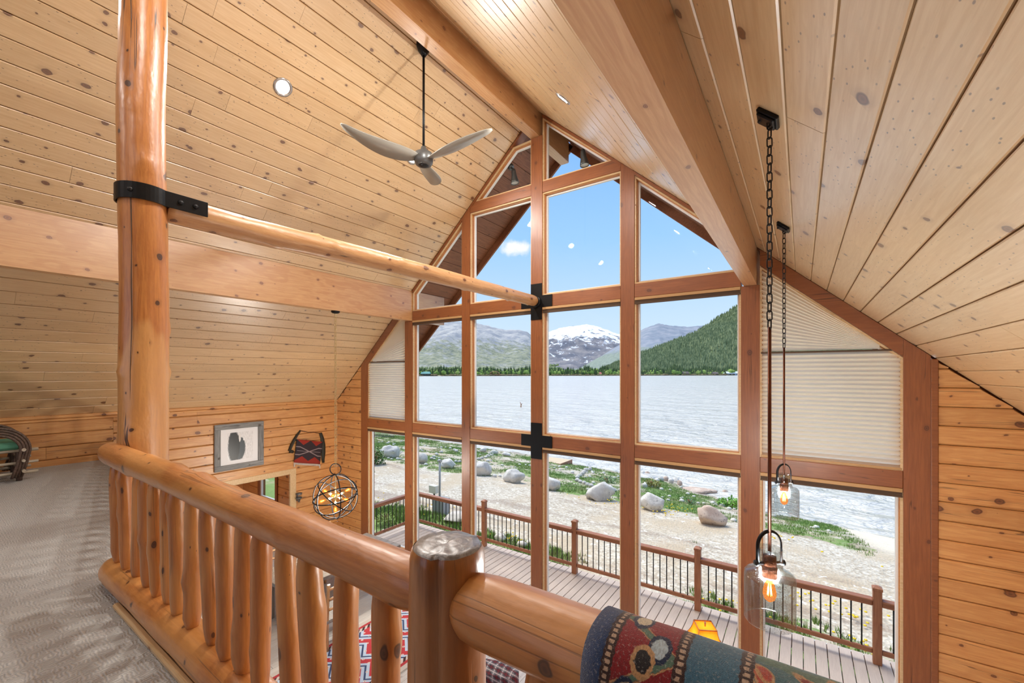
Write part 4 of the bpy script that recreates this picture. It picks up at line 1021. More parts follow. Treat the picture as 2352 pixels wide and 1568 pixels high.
mk('cushion', MB().bbox((xs0+.02, ybk+.0, .43), (xs1+.0, yf-.06, .53), .03), plain('green_cloth', (94, 158, 130), .85, bump=.3, bscale=180), tc)
# ================================================================== MAIN LEVEL FURNITURE
# dining table beneath the chandelier
tb = thing('dining_table', (-6.95, 4.45, FZ), 'grey plank dining table under the orb chandelier', 'table')
M['greyw'] = wood('grey_table', (150, 142, 132), (118, 110, 100), (80, 72, 64), knots=.4, rough=.45, coat=.2, vary=.2)
for k in range(6): mk('table_plank', MB().bbox((0, -.088, -.03), (2.2, .088, .03), .005), M['greyw'], tb, frame((-7.5+k*.18, 3.35, FZ+.74), (0, 1, 0), (-1, 0, 0)))
for x in (-7.4, -6.75):
    for y in (3.5, 5.4): beam('leg', (x, y, FZ), (x, y, FZ+.71), .1, .1, M['greyw'], tb, up=(0, 1, 0))
def chair(x, y, rz, label):
    c = thing('log_chair', (x, y, FZ), label, 'chair', 'dining chairs'); Rm = Matrix.Translation((x, y, FZ)) @ Matrix.Rotation(rz, 4, 'Z')
    def W_(p): return Rm @ Vector(p)
    for sx in (-.2, .2):
        log('leg', W_((sx, .2, 0)), W_((sx, .2, .45)), .025, .025, M['tielog'], c, seed=3, seg=10, rings=8)
        log('back_post', W_((sx, -.2, 0)), W_((sx, -.26, 1.02)), .027, .024, M['tielog'], c, seed=5, seg=10, rings=10)
    mk('seat', MB().bbox((-.24, -.24, .43), (.24, .25, .48), .012, Rm), M['greyw'], c)
    for z in (.65, .8, .95): log('back_slat', W_((-.2, -.235-z*.02, z)), W_((.2, -.235-z*.02, z)), .02, .02, M['tielog'], c, seed=7, seg=8, rings=8)
chair(-7.95, 3.9, -math.pi/2, 'peeled log dining chair on the doorway side, nearer the loft'); chair(-7.95, 4.9, -math.pi/2, 'peeled log dining chair on the doorway side, nearer the windows')
chair(-6.0, 3.75, math.pi/2, 'peeled log dining chair on the rug side, nearer the loft'); chair(-6.0, 5.2, math.pi/2, 'peeled log dining chair on the rug side, nearer the windows')
# floor rug
m, t, b = material('persian_rug'); q_ = t.sep(t.obj()); x_, y_ = q_[0], q_[1]
def per2(x, p): return t.math('SUBTRACT', t.math('FRACT', t.math('DIVIDE', x, p)), .5)
zz = t.math('ABSOLUTE', per2(t.math('ADD', y_, t.math('MULTIPLY', t.math('ABSOLUTE', per2(x_, .42)), .35)), .26))
c1 = t.mix(t.smooth(zz, .2, .24), rgb(190, 60, 66), rgb(186, 204, 222)); c1 = t.mix(t.smooth(zz, .42, .45), c1, rgb(58, 74, 110))
dm = t.math('ADD', t.math('ABSOLUTE', per2(x_, .13)), t.math('ABSOLUTE', per2(y_, .13))); c1 = t.mix(t.smooth(dm, .2, .14), c1, rgb(236, 220, 206)); c1 = t.mix(t.smooth(dm, .08, .05), c1, rgb(40, 50, 84))
ed = t.math('MAXIMUM', t.math('SUBTRACT', t.math('ABSOLUTE', x_), .52), t.math('SUBTRACT', t.math('ABSOLUTE', y_), 1.14))
bd = t.mix(t.math('GREATER_THAN', t.math('ABSOLUTE', per2(t.math('ADD', x_, y_), .1)), .25), rgb(206, 196, 186), rgb(70, 44, 44))
c1 = t.mix(t.math('GREATER_THAN', ed, 0), c1, bd); c1 = t.mix(t.math('GREATER_THAN', ed, .07), c1, rgb(176, 56, 60)); c1 = t.mix(t.math('GREATER_THAN', ed, .12), c1, rgb(196, 188, 176))
t.put(b.inputs['Base Color'], c1); b.inputs['Roughness'].default_value = .95
mk('floor_rug', MB().bbox((-.72, -1.35, 0), (.72, 1.35, .012), .005), m, None, Matrix.Translation((-5.28, 3.95, FZ+.001)), label='red, white and blue patterned rug on the pale floor', cat='rug')
# dark patterned couch half under the loft edge
M['couch'] = None
m, t, b = material('dark_tapestry'); ob = t.obj(); vo = t.voro(ob, 7); c1 = t.ramp(t.new('ShaderNodeSeparateColor').outputs[0] if False else t.noise(ob, 9, 2), [(.3, rgb(30, 30, 36)), (.48, rgb(40, 60, 78)), (.56, rgb(110, 36, 42)), (.66, rgb(150, 140, 126))], 'CONSTANT')
t.put(b.inputs['Base Color'], c1); b.inputs['Roughness'].default_value = .9; M['couch'] = m
def sofa(x, y, rz, w_, mat, name, label, cat, accent=None, cush=None):
    c = thing(name, (x, y, FZ), label, cat); Rm = Matrix.Translation((x, y, FZ)) @ Matrix.Rotation(rz, 4, 'Z')
    mk('base', MB().bbox((-w_/2, -.42, .12), (w_/2, .42, .36), .03, Rm), mat, c)
    mk('backrest', MB().bbox((-w_/2, -.46, .3), (w_/2, -.24, .84), .07, Rm), mat, c)
    for sx in (-1, 1):
        mk('armrest', MB().bbox((sx*(w_/2-.02)-.1, -.42, .12), (sx*(w_/2-.02)+.1, .42, .58), .07, Rm), accent or mat, c)
        for sy in (-.36, .36): mk('leg', MB().bbox((sx*(w_/2-.08)-.03, sy-.03, 0), (sx*(w_/2-.08)+.03, sy+.03, .13), .005, Rm), M['newel'], c)
    n_ = max(1, round(w_/.75))
    for k in range(n_):
        a = -w_/2+.09+(w_-.18)*k/n_; mk('seat_cushion', MB().bbox((a+.01, -.25, .35), (a+(w_-.18)/n_-.01, .43, .50), .05, Rm), cush or mat, c)
sofa(-5.35, 1.75, 0, 2.0, M['couch'], 'sofa', 'dark tapestry sofa glimpsed between the railing balusters', 'sofa')
m, t, b = material('grey_plaid'); q_ = t.sep(t.obj()); x_, y_ = q_[0], t.math('ADD', q_[1], q_[2])
c1 = rgb(58, 58, 66)
for ax_ in (x_, y_):
    f = t.math('ABSOLUTE', per2(ax_, .09)); c1 = t.mix(t.math('MULTIPLY', t.smooth(f, .24, .2), .4), c1, rgb(150, 150, 158)); c1 = t.mix(t.smooth(f, .05, .03), c1, rgb(206, 204, 206)); g2 = t.math('ABSOLUTE', t.math('SUBTRACT', f, .44)); c1 = t.mix(t.smooth(g2, .05, .03), c1, rgb(110, 44, 54))
t.put(b.inputs['Base Color'], c1); b.inputs['Roughness'].default_value = .9; M['plaid'] = m
M['maroon'] = plain('maroon_cloth', (120, 36, 50), .8, bump=.3, bscale=120)
sofa(-2.98, 3.42, math.radians(200), 1.0, M['plaid'], 'armchair', 'grey plaid armchair below the log newel', 'chair', None, M['maroon'])
po = thing('round_pouf', (-2.2, 3.62, FZ), 'coral red pouf on the pale floor below the railing', 'ottoman')
M['coral'] = plain('coral_cloth', (214, 62, 84), .8, bump=.2, bscale=90)
mk('body', MB().lathe([(0, .0), (.3, .0), (.34, .06), (.35, .22), (.33, .36), (.26, .43), (.1, .455), (0, .46)], 30, Matrix.Translation((-2.2, 3.62, FZ+.25))), M['coral'], po)
for k in range(4):
    a = math.pi/4+k*math.pi/2; mk('leg', MB().tube([(-2.2+.22*math.cos(a), 3.62+.22*math.sin(a), FZ), (-2.2+.2*math.cos(a), 3.62+.2*math.sin(a), FZ+.26)], .025, 8), M['newel'], po)
# end table and lamp
ex, ey = -.845, 4.84
et = thing('end_table', (ex, ey, FZ), 'small wooden end table below the lit lamp', 'table')
mk('table_top', MB().bbox((ex-.28, ey-.28, FZ+.55), (ex+.28, ey+.28, FZ+.59), .008), M['greyw'], et)
for sx in (-.22, .22):
    for sy in (-.22, .22): beam('leg', (ex+sx, ey+sy, FZ), (ex+sx, ey+sy, FZ+.55), .05, .05, M['greyw'], et, up=(0, 1, 0))
tl = thing('table_lamp', (ex, ey, FZ+.59), 'table lamp with a glowing amber pagoda shade by the right windows', 'lamp')
mk('lamp_base', MB().lathe([(0, 0), (.09, 0), (.09, .02), (.04, .04), (.03, .1), (.07, .2), (.06, .32), (.02, .4), (.012, .45), (.012, .62)], 24, Matrix.Translation((ex, ey, FZ+.59))), M['bronze'], tl)
m, t, b = material('amber_shade'); t.n.remove(b); out = t.n['Material Output']
df = t.new('ShaderNodeBsdfDiffuse'); df.inputs[0].default_value = rgb(212, 122, 34); tlc = t.new('ShaderNodeBsdfTranslucent'); cc = t.mix(t.noise(t.vmath('MULTIPLY', t.obj(), (1, 1, .3)), 60, 3), rgb(224, 128, 30), rgb(240, 156, 54)); t.put(tlc.inputs[0], cc)
mx = t.new('ShaderNodeMixShader'); mx.inputs[0].default_value = .65; t.l.new(df.outputs[0], mx.inputs[1]); t.l.new(tlc.outputs[0], mx.inputs[2]); t.l.new(mx.outputs[0], out.inputs['Surface'])
mb = MB(); vs = []; n_ = 9; zt0 = -1.235; rot = math.radians(28)
for i in range(n_+1):
    t_ = i/n_; hw = .09+.15*t_**1.7; z = zt0-.30*t_
    for sx, sy in ((-1, -1), (1, -1), (1, 1), (-1, 1)):
        p = Vector((sx*hw, sy*hw, 0)); p.rotate(Matrix.Rotation(rot, 3, 'Z')); vs.append(p+Vector((ex, ey, z)))
mb.add(vs, [(4*i+k, 4*(i+1)+k, 4*(i+1)+(k+1) % 4, 4*i+(k+1) % 4) for i in range(n_) for k in range(4)]); sh = mk('lamp_shade', mb, m, tl)
mk('shade_top', MB().add([vs[0]-Vector((0, 0, .012)), vs[1]-Vector((0, 0, .012)), vs[2]-Vector((0, 0, .012)), vs[3]-Vector((0, 0, .012))], [(0, 1, 2, 3)]), m, sh)
mb = MB()
for k in range(4):
    mb.tube([vs[4*i+k] for i in range(n_+1)], .004, 6)
    mb.tube([vs[k], vs[(k+1) % 4]], .005, 6); mb.tube([vs[4*n_+k], vs[4*n_+(k+1) % 4]], .005, 6)
mk('piping', mb, M['newel'], sh)
mk('finial', MB().tube([(ex, ey, zt0-.02), (ex, ey, zt0+.035)], [.006, .01], 8), M['newel'], tl)
light('lamp_light', 'POINT', (ex, ey, zt0-.15), 3.2, (1, .7, .4), .04, parent=tl)
# ================================================================== DECK
dk = thing('deck', (-3.2, 7.2, DZ), 'taupe plank deck outside the windows', 'deck')
nb = 0; x = -8.75
while x < 2.6:
    mk('deck_board', MB().bbox((0, -.0675, -.025), (1.62, .0675, 0), .004), M['deckb'], dk, frame((x, 6.36, DZ), (0, 1, 0), (-1, 0, 0))); x += .145
mk('rim_board', MB().bbox((-8.85, 7.985, DZ-.26), (2.7, 8.02, DZ-.03), .004), M['white'], dk)
mk('joists', MB().box((-8.8, 6.36, DZ-.2), (2.65, 6.42, DZ-.03)).box((-8.8, 7.1, DZ-.2), (2.65, 7.16, DZ-.03)).box((-8.8, 7.9, DZ-.2), (2.65, 7.96, DZ-.03)), M['timber'], dk)
# railing
dr_ = thing('deck_railing', (-3.0, 7.8, DZ), 'stained wood deck railing with thin black metal balusters', 'railing')
PX = [-8.56, -6.2, -3.83, -1.478, .88, 3.2]
bal = MB().tube([(0, 0, 0), (0, 0, .66)], .0095, 8).mesh('baluster', M['black'])
for i, x in enumerate(PX):
    mb = MB().bbox((0, -.05, -.05), (1.04, .05, .05), .006)
    # chamfered cap
    mb.add([(1.04, -.056, -.056), (1.04, .056, -.056), (1.04, .056, .056), (1.04, -.056, .056), (1.075, -.056, -.056), (1.075, .056, -.056), (1.075, .056, .056), (1.075, -.056, .056), (1.1, -.02, -.02), (1.1, .02, -.02), (1.1, .02, .02), (1.1, -.02, .02)],
           [(3, 2, 1, 0), (0, 1, 5, 4), (1, 2, 6, 5), (2, 3, 7, 6), (3, 0, 4, 7), (4, 5, 9, 8), (5, 6, 10, 9), (6, 7, 11, 10), (7, 4, 8, 11), (8, 9, 10, 11)])
    mk('post', mb, M['rail'], dr_, frame((x, 7.8, DZ), (0, 0, 1), (0, 1, 0)))
def section(p0, p1):
    p0, p1 = Vector(p0), Vector(p1); d = (p1-p0).normalized(); L = (p1-p0).length
    Z = lambda z: Vector((0, 0, DZ+z))
    beam('top_rail', p0+Z(.845), p1+Z(.845), .04, .075, M['rail'], dr_); beam('cap_rail', p0+Z(.895), p1+Z(.895), .12, .03, M['rail'], dr_); beam('bottom_rail', p0+Z(.17), p1+Z(.17), .04, .07, M['rail'], dr_)
    n = int(L/.118); 
    for k in range(1, n): mk('baluster', bal, None, dr_, Matrix.Translation(p0+d*(L*k/n)+Z(.17)))
for a, b_ in zip(PX, PX[1:]): section((a+.05, 7.8, 0), (b_-.05, 7.8, 0))
section((-8.56, 6.42, 0), (-8.56, 7.75, 0))
# ================================================================== GROUND AND SHORE
SH = [(-75, 32), (-32.4, 29.3), (-18.4, 28.0), (-9.7, 26.4), (-5.9, 25.6), (-2.4, 23.0), (.46, 22.5), (1.6, 22.2), (3.1, 22.2), (30, 20)]
def shore(x):
    for (a, ya_), (b_, yb_2) in zip(SH, SH[1:]):
        if x <= b_: k = max(0, (x-a)/(b_-a)); return ya_+(yb_2-ya_)*k
    return 20
WZ = -5.0
def gz(x, y):
    if y < 14.2: z = -3.02-.025*max(0, y-8)
    else:
        s = shore(x)+.6*noise.noise(Vector((x*.5, 3, 0))); k = (y-14.2)/(s-14.2); z = -3.175-1.83*(k**1.15 if k < 1 else k)
    z += .05*noise.noise(Vector((x*.45, y*.45, 0)))+.02*noise.noise(Vector((x*1.7, y*1.7, 5)))
    if x < -8.9: z += .12*noise.noise(Vector((x*.3, y*.3, 7)))
    return z
def ground_hit(px, py):
    d = ray(px, py); s = 5.0
    for _ in range(4000):
        p = d*s
        if CAMZ+p.z < gz(p.x, p.y): break
        s += .01
    return Vector((d.x*s, d.y*s, gz(d.x*s, d.y*s))), s
def sstep(a, b_, x): k = max(0, min(1, (x-a)/(b_-a))); return k*k*(3-2*k)
def grass_amt(x, y):
    far = sstep(13.6, 15.2, y+.9*noise.noise(Vector((x*.35, 1, 0))))*(1-sstep(-1.2, .2, y-shore(x)))
    g = far*(.50+.62*noise.noise(Vector((x*.33, y*.33, 3))))
    beach = sstep(1.0, 1.9, x+.25*noise.noise(Vector((y*.8, 0, 4)))+.12*(y-17)*.6)
    g *= 1-beach
    near = (1-sstep(8.9, 10.0, y+.6*noise.noise(Vector((x*.6, 5, 0)))))*(.35+.9*noise.noise(Vector((x*.45, y*.6, 9))))
    if -7.4 < x < -4.6: near += .5*(1-sstep(9.2, 9.8, y))
    if x > -.6: near += .35*(1-sstep(8.8, 9.8, y))
    if x < -9: near += .55*(1-sstep(8.5, 10.5, y))
    return max(0, min(1, max(g, near*.9)))
def sand_amt(x, y): return sstep(1.0, 1.9, x+.12*(y-17)*.6)*sstep(13.8, 15.5, y)
mb = MB(); xs = []; x = -72
while x < 22:
    xs.append(x); x += (.8 if x < -22 else .35)
NV = 70; vs = []; ga = []; sa = []
for x in xs:
    s = shore(x)+5
    for j in range(NV+1):
        y = 6.6+(s-6.6)*j/NV; vs.append(Vector((x, y, gz(x, y)))); ga.append(grass_amt(x, y)); sa.append(sand_amt(x, y))
fs = [(i*(NV+1)+j, (i+1)*(NV+1)+j, (i+1)*(NV+1)+j+1, i*(NV+1)+j+1) for i in range(len(xs)-1) for j in range(NV)]
mb.add(vs, fs, True)
m, t, b = material('gravel_and_grass')
ob = t.obj(); at1 = t.new('ShaderNodeAttribute', attribute_name='grass').outputs['Fac']; at2 = t.new('ShaderNodeAttribute', attribute_name='sand').outputs['Fac']
peb = t.voro(ob, 16); pc_ = t.new('ShaderNodeSeparateColor'); t.l.new(peb['Color'], pc_.inputs[0])
gv = t.mix(pc_.outputs[0], rgb(168, 152, 130), rgb(214, 202, 182)); gv = t.mix(t.smooth(t.noise(ob, .55, 4), .42, .66), gv, rgb(188, 168, 140))
trk = t.noise(t.vmath('MULTIPLY', ob, (.12, 1, 1)), 1.1, 3); gv = t.mix(t.math('MULTIPLY', t.smooth(trk, .52, .66), .55), gv, rgb(140, 118, 100))
gv = t.mix(t.smooth(t.noise(ob, 5, 3), .6, .72), gv, rgb(226, 216, 200))
gv = t.mix(at2, gv, t.mix(t.noise(ob, 3, 3), rgb(214, 196, 168), rgb(228, 214, 190)))
gr = t.mix(t.noise(ob, 1.4, 4), rgb(92, 122, 54), rgb(136, 154, 82)); gr = t.mix(t.smooth(t.noise(ob, .7, 4), .5, .7), gr, rgb(156, 146, 106))
gm = t.smooth(t.math('ADD', at1, t.math('MULTIPLY', t.math('SUBTRACT', t.noise(ob, 2.3, 5, .65), .5), 1.5)), .36, .56)
wet = t.smooth(t.sep(ob)[2], -4.85, -5.05)
col = t.mix(gm, gv, gr); col = t.mix(t.math('MULTIPLY', wet, .6), col, rgb(92, 80, 66))
t.put(b.inputs['Base Color'], col); b.inputs['Roughness'].default_value = .95; t.put(b.inputs['Normal'], t.bump(t.math('ADD', peb['Distance'], t.noise(ob, 8, 4)), .6, .04))
g = mk('ground', mb, m, None, None, kind='structure', label='gravel drive and grassy bank down to the lake')
for nm, dat in (('grass', ga), ('sand', sa)):
    a = g.data.attributes.new(nm, 'FLOAT', 'POINT'); a.data.foreach_set('value', dat)
# grass blades
rg = random.Random(77); gv_, gf_ = [], []
def tuft(p, h, n=4):
    for _ in range(n):
        a = rg.uniform(0, 6.283); w_ = h*.09; dx, dy = math.cos(a), math.sin(a); l = rg.uniform(-.5, .5)*h; q = Vector((p.x+rg.uniform(-.05, .05), p.y+rg.uniform(-.05, .05), p.z-.01)); b0 = len(gv_)
        gv_.extend([(q.x-dx*w_, q.y-dy*w_, q.z), (q.x+dx*w_, q.y+dy*w_, q.z), (q.x+l*dy, q.y-l*dx, q.z+h*rg.uniform(.7, 1.1))]); gf_.append((b0, b0+1, b0+2))
cnt = 0
for _ in range(170000):
    x = rg.uniform(-34, 6); y = rg.uniform(8.1, 29)
    if y > shore(x)-.3: continue
    # keep to what can be seen through the windows
    dep = -x*SN+y*CS
    if dep < 3 or abs((x*CS+y*SN)/dep-.28) > .72: continue
    ga_ = grass_amt(x, y)
    if ga_*1.1+.55*noise.noise(Vector((x*1.9, y*1.9, 2))) < .34+rg.random()*.3: continue
    tuft(Vector((x, y, gz(x, y))), rg.uniform(.05, .11)*(1.5 if y < 10 else 1), 3 if y > 14 else 5); cnt += 1
for (cpx, cpy, n_) in ((880, 1180, 240), (1440, 1062, 120)): pass
me = bpy.data.meshes.new('lawn_grass'); me.from_pydata(gv_, [], gf_)
m, t, b = material('grass_blades'); ob = t.obj()
c1 = t.mix(t.noise(ob, .9, 3), rgb(92, 126, 48), rgb(140, 162, 80)); c1 = t.mix(t.smooth(t.noise(ob, .5, 3), .54, .7), c1, rgb(160, 154, 108)); t.put(b.inputs['Base Color'], c1); b.inputs['Roughness'].default_value = .7
me.materials.append(m); lg = bpy.data.objects.new('lawn_grass', me); COL.objects.link(lg); tag(lg, 'green grass growing on the bank and beside the deck', 'grass', None, 'stuff')
# dandelions
mb = MB()
def dand(x, y): p = Vector((x, y, gz(x, y)+rg.uniform(.06, .12))); mb.blob(p, (.028, .028, .014), 1, 0, 6, 3)
for (px, py, sp, n_) in ((1530, 1178, 1.0, 26), (1590, 1175, .7, 20), (1480, 1168, .6, 8), (1370, 1152, .9, 14), (1180, 1238, .5, 16), (1000, 1172, .8, 14), (1880, 1385, .7, 12), (1950, 1420, .8, 24), (1990, 1500, .5, 12), (1700, 1390, .6, 12), (1840, 1250, 1.0, 16), (905, 1150, 1.0, 8), (1740, 1420, .5, 8), (1800, 1480, .6, 10)):
    c_, _ = ground_hit(px, py)
    for _k in range(n_): dand(c_.x+rg.gauss(0, sp*.6), max(8.15, c_.y+rg.gauss(0, sp*.35)))
mk('dandelions', mb, plain('dandelion_yellow', (240, 200, 30), .7), None, None, label='yellow dandelions scattered in the grass and gravel', cat='flowers', kind='stuff', base=(-4, 12, -3))
# pebbles
mb = MB()
for _ in range(700):
    x = rg.uniform(-28, 1.0); y = rg.uniform(14.6, 26)
    if y > shore(x)-.2 or noise.noise(Vector((x*.35, y*.5, 20))) < .08: continue
    dep = -x*SN+y*CS
    if abs((x*CS+y*SN)/dep-.28) > .6: continue
    r = rg.uniform(.04, .12); mb.blob((x, y, gz(x, y)+r*.3), (r, r*rg.uniform(.7, 1.2), r*.7), rg.random()*50, .3, 6, 4)
M['pebble'] = plain('pale_pebble', (206, 198, 184), .8, var=.2, vscale=1.5)
mk('pebble_scatter', mb, M['pebble'], None, None, label='pale pebbles strewn over the grassy bank', cat='pebbles', kind='stuff', base=(-8, 18, -4))
# boulders
def rock_mat(name, c, c2, c3):
    m, t, b = material(name); ob = t.vmath('ADD', t.obj(), t.comb(t.math('MULTIPLY', t.rand(), 40), 0, 0)); n1 = t.noise(ob, 2.6, 6, .65); cc = t.mix(t.smooth(n1, .35, .65), rgb(*c), rgb(*c2)); cc = t.mix(t.smooth(t.noise(ob, 7, 5, .7), .58, .7), cc, rgb(*c3)); t.put(b.inputs['Base Color'], cc); b.inputs['Roughness'].default_value = .9; t.put(b.inputs['Normal'], t.bump(t.noise(ob, 14, 5, .7), .6, .03)); return m
M['rock'] = rock_mat('grey_granite', (222, 212, 198), (194, 184, 172), (120, 116, 112)); M['pinkrock'] = rock_mat('pink_granite', (214, 190, 168), (190, 160, 138), (130, 112, 102))
def boulder(px, py, w, h, label, mat='rock', seed=1, facet=5, name='boulder', grp='shore boulders', aspect=.8):
    """px, py: foot of the stone in the photograph; w, h its size in pixels"""
    p, s = ground_hit(px, py); rx = w/2*s/F*1.02; rz = h/2*s/F*1.15
    mb = MB().blob(Vector((0, 0, 0)), (rx, rx*aspect, rz), seed, .3, 26 if w > 25 else 12, 16 if w > 25 else 8, 1.4, facet, True)
    c = Vector((p.x, p.y+rx*aspect*.5, gz(p.x, p.y+rx*aspect*.5)+rz*.72))
    mk(name, mb, M[mat], None, Matrix.Translation(c) @ Matrix.Rotation(YAW*.6, 4, 'Z'), label=label, cat='rock', group=grp)
boulder(892, 1049, 42, 27, 'large pale boulder at the far left beside the shrub', seed=3, facet=3)
boulder(968, 1064, 24, 24, 'pale boulder partly hidden by the left column', seed=4, facet=4)
boulder(1023, 1075, 42, 24, 'grey boulder behind the utility pole', seed=5, facet=7)
boulder(1102, 1092, 44, 34, 'rough grey boulder just right of the first mullion', seed=6, facet=4)
boulder(1176, 1108, 44, 32, 'smooth rounded egg-like boulder left of the centre post', seed=7, facet=1)
boulder(1262, 1126, 40, 34, 'pale boulder half hidden by the centre post', seed=8, facet=3)
boulder(1371, 1149, 64, 42, 'mottled grey boulder beside the curved line of stones', seed=9, facet=8)
boulder(1494, 1172, 56, 42, 'weathered grey boulder with a dark hollow, right of the second mullion', seed=14, facet=9)
boulder(1628, 1206, 72, 44, 'blocky pinkish boulder at the edge of the gravel drive', 'pinkrock', 12, 10, aspect=.6)
boulder(1040, 1200, 66, 22, 'flat white rock just outside the deck railing', seed=13, facet=4)
boulder(1146, 1244, 26, 18, 'small white stone in the grass by the deck', seed=15, facet=2)
boulder(1197, 1258, 24, 14, 'low pale stone under the deck railing beside the centre post', seed=16, facet=2)
boulder(1108, 1038, 18, 11, 'round pale rock at the waterline left of the centre post', seed=17)
boulder(1133, 1042, 18, 9, 'flat rock at the waterline, second from the first mullion', seed=18)
boulder(1161, 1047, 20, 9, 'low rock at the waterline nearest the centre post', seed=19)
boulder(1645, 1131, 24, 14, 'rounded reddish rock on the point by the water', 'pinkrock', 20)
boulder(1664, 1139, 16, 16, 'upright reddish rock at the tip of the point', 'pinkrock', 21)
boulder(1600, 1130, 74, 12, 'long flat pink ledge of rock at the waterline', 'pinkrock', 22, 6, aspect=.5)
boulder(1584, 1116, 34, 8, 'thin red-brown slab at the waterline', 'pinkrock', 23, 6, aspect=.5)
boulder(1681, 1145, 14, 9, 'small dark rock in the water off the point', seed=24)
ORD = ['first', 'second', 'third', 'fourth', 'fifth', 'sixth', 'seventh', 'eighth', 'ninth', 'tenth', 'eleventh', 'twelfth', 'thirteenth', 'fourteenth']
for k, (px, py) in enumerate(((1507, 1108), (1518, 1105), (1529, 1104), (1541, 1109), (1553, 1108), (1560, 1114), (1480, 1120), (1476, 1092), (1486, 1093))):
    boulder(px, py, 13, 11, ORD[k]+' small stone of the cluster around the shoreline shrub', ['rock', 'rock', 'pinkrock'][k % 3], 30+k, 2, 'shore_stone', 'stones around the shoreline shrub')
for k, (px, py) in enumerate(((1354, 1081), (1345, 1082), (1340, 1087), (1336, 1091), (1331, 1095), (1326, 1100), (1325, 1106), (1332, 1109), (1341, 1112), (1349, 1116), (1357, 1118), (1394, 1126), (1411, 1129), (1422, 1128))):
    boulder(px, py, 11, 8, ORD[k]+' pale stone from the water end of the curving line across the grass', 'rock', 50+k, 2, 'border_stone', 'curved line of border stones')
for k, (px, py) in enumerate(((990, 1055), (995, 1051), (1002, 1045), (1012, 1040), (1046, 1062), (1054, 1062), (1098, 1056), (1106, 1054), (1114, 1052), (1120, 1049), (1043, 1036), (1047, 1038))):
    boulder(px, py, 9, 6, ORD[k]+' white stone of the ring of stones on the far lawn', 'rock', 70+k, 2, 'border_stone', 'ring of stones on the far lawn')
for k, (px, py) in enumerate(((880, 1225), (893, 1222), (905, 1219), (918, 1214), (870, 1230), (912, 1224), (887, 1232))):
    boulder(px, py, 13, 9, ORD[k]+' river stone against the left end of the deck', 'rock', 90+k, 2, 'river_stone', 'river stones at the deck end')
# shrubs
def shrub(px, py, w, h, label, c, seed, name='shrub', n_=260):
    p, s = ground_hit(px, py); rx = w/2*s/F; hz = h*s/F; rr_ = random.Random(seed)
    sh_ = thing(name, p, label, 'shrub'); mb = MB()
    for _ in range(n_):
        a = rr_.uniform(0, 6.283); r = rx*math.sqrt(rr_.random()); z = hz*rr_.random()*(1-.5*r/rx); q = p+Vector((r*math.cos(a), r*math.sin(a)*.8, z)); d = Vector((rr_.gauss(0, 1), rr_.gauss(0, 1), rr_.uniform(.2, 1.6))).normalized(); L = rx*.28; sd_ = d.cross(Vector((0, 0, 1))).normalized()*L*.22
        mb.add([q-sd_, q+d*L*.5+sd_*1.2, q+d*L, q+d*L*.5-sd_*1.2], [(0, 1, 2, 3)])
    mk('foliage', mb, plain('leaf_%d' % seed, c, .7, var=.25, vscale=3), sh_)
    mb = MB()
    for k in range(5): mb.tube([p, p+Vector((rr_.gauss(0, rx*.3), rr_.gauss(0, rx*.3), hz*.7))], .012, 5)
    mk('stems', mb, M['newel'], sh_)
shrub(862, 1066, 50, 44, 'dark green conifer shrub at the left window edge', (70, 104, 40), 3, n_=420)
shrub(1497, 1118, 40, 20, 'olive shrub at the water behind the small stones', (128, 122, 52), 4)
shrub(1586, 1157, 24, 14, 'small grey-green bush between the two right boulders', (92, 116, 84), 5, n_=160)
shrub(1680, 1166, 60, 24, 'bright green bush at the waterline by the tall right column', (116, 160, 58), 6, n_=360)
shrub(1395, 1108, 40, 16, 'sparse grey-green bush inside the curve of stones', (116, 136, 92), 7, n_=160)
shrub(885, 1205, 46, 32, 'tall grassy clump beyond the left deck railing', (130, 150, 72), 8, n_=300)
# utility pole with boxes
p, s = ground_hit(1010, 1176)
up = thing('utility_pedestal', p, 'grey utility pole with two meter boxes behind the deck railing', 'utility box')
hh_ = 118*s/F; M['galv'] = plain('galvanised', (170, 172, 170), .5, .3); M['box'] = plain('painted_box', (216, 214, 200), .5)
mk('pole', MB().tube([p+Vector((0, 0, -.1)), p+Vector((0, 0, hh_))], .035, 10).tube([p+Vector((-.06, 0, hh_)), p+Vector((.06, 0, hh_))], .05, 8), M['galv'], up)
mk('meter_box', MB().bbox((p.x-.30, p.y-.2, p.z+hh_*.38), (p.x-.0, p.y-.04, p.z+hh_*.53), .015), M['box'], up)
mk('conduit', MB().tube([p+Vector((-.15, -.1, hh_*.38)), p+Vector((-.1, -.1, 0))], .03, 8), M['slate'], up)
mk('cabinet', MB().bbox((p.x-.12, p.y-.2, p.z-.05), (p.x+.34, p.y+.12, p.z+hh_*.3), .015), plain('grey_cabinet', (150, 152, 152), .5), up)
# dock, fence, buoy, hose
p, s = ground_hit(1274, 1064)
dc = thing('lake_dock', (p.x, p.y+.6, WZ-.1), 'weathered plank dock end at the shore beside the centre post', 'dock')
for k in range(8): mk('dock_plank', MB().bbox((p.x-1.4, p.y+.0+k*.2, WZ+.36), (p.x+.45, p.y+.19+k*.2, WZ+.41), .008), M['trimlight'], dc)
mk('side_board', MB().bbox((p.x+.45, p.y-.02, WZ-.15), (p.x+.5, p.y+1.65, WZ+.42), .008).bbox((p.x-1.4, p.y-.05, WZ-.15), (p.x+.5, p.y-.01, WZ+.36), .008), M['rail'], dc)
fe = thing('metal_fence', at_Z(862, 1006, -4.2), 'dark metal picket fence by the water at the far left', 'fence')
a0_, b0_ = at_Z(820, 1003, -4.3), at_Z(905, 1006, -4.4)
fb = MB().tube([(0, 0, 0), (0, 0, 1.1)], .02, 6).mesh('picket', M['slate'])
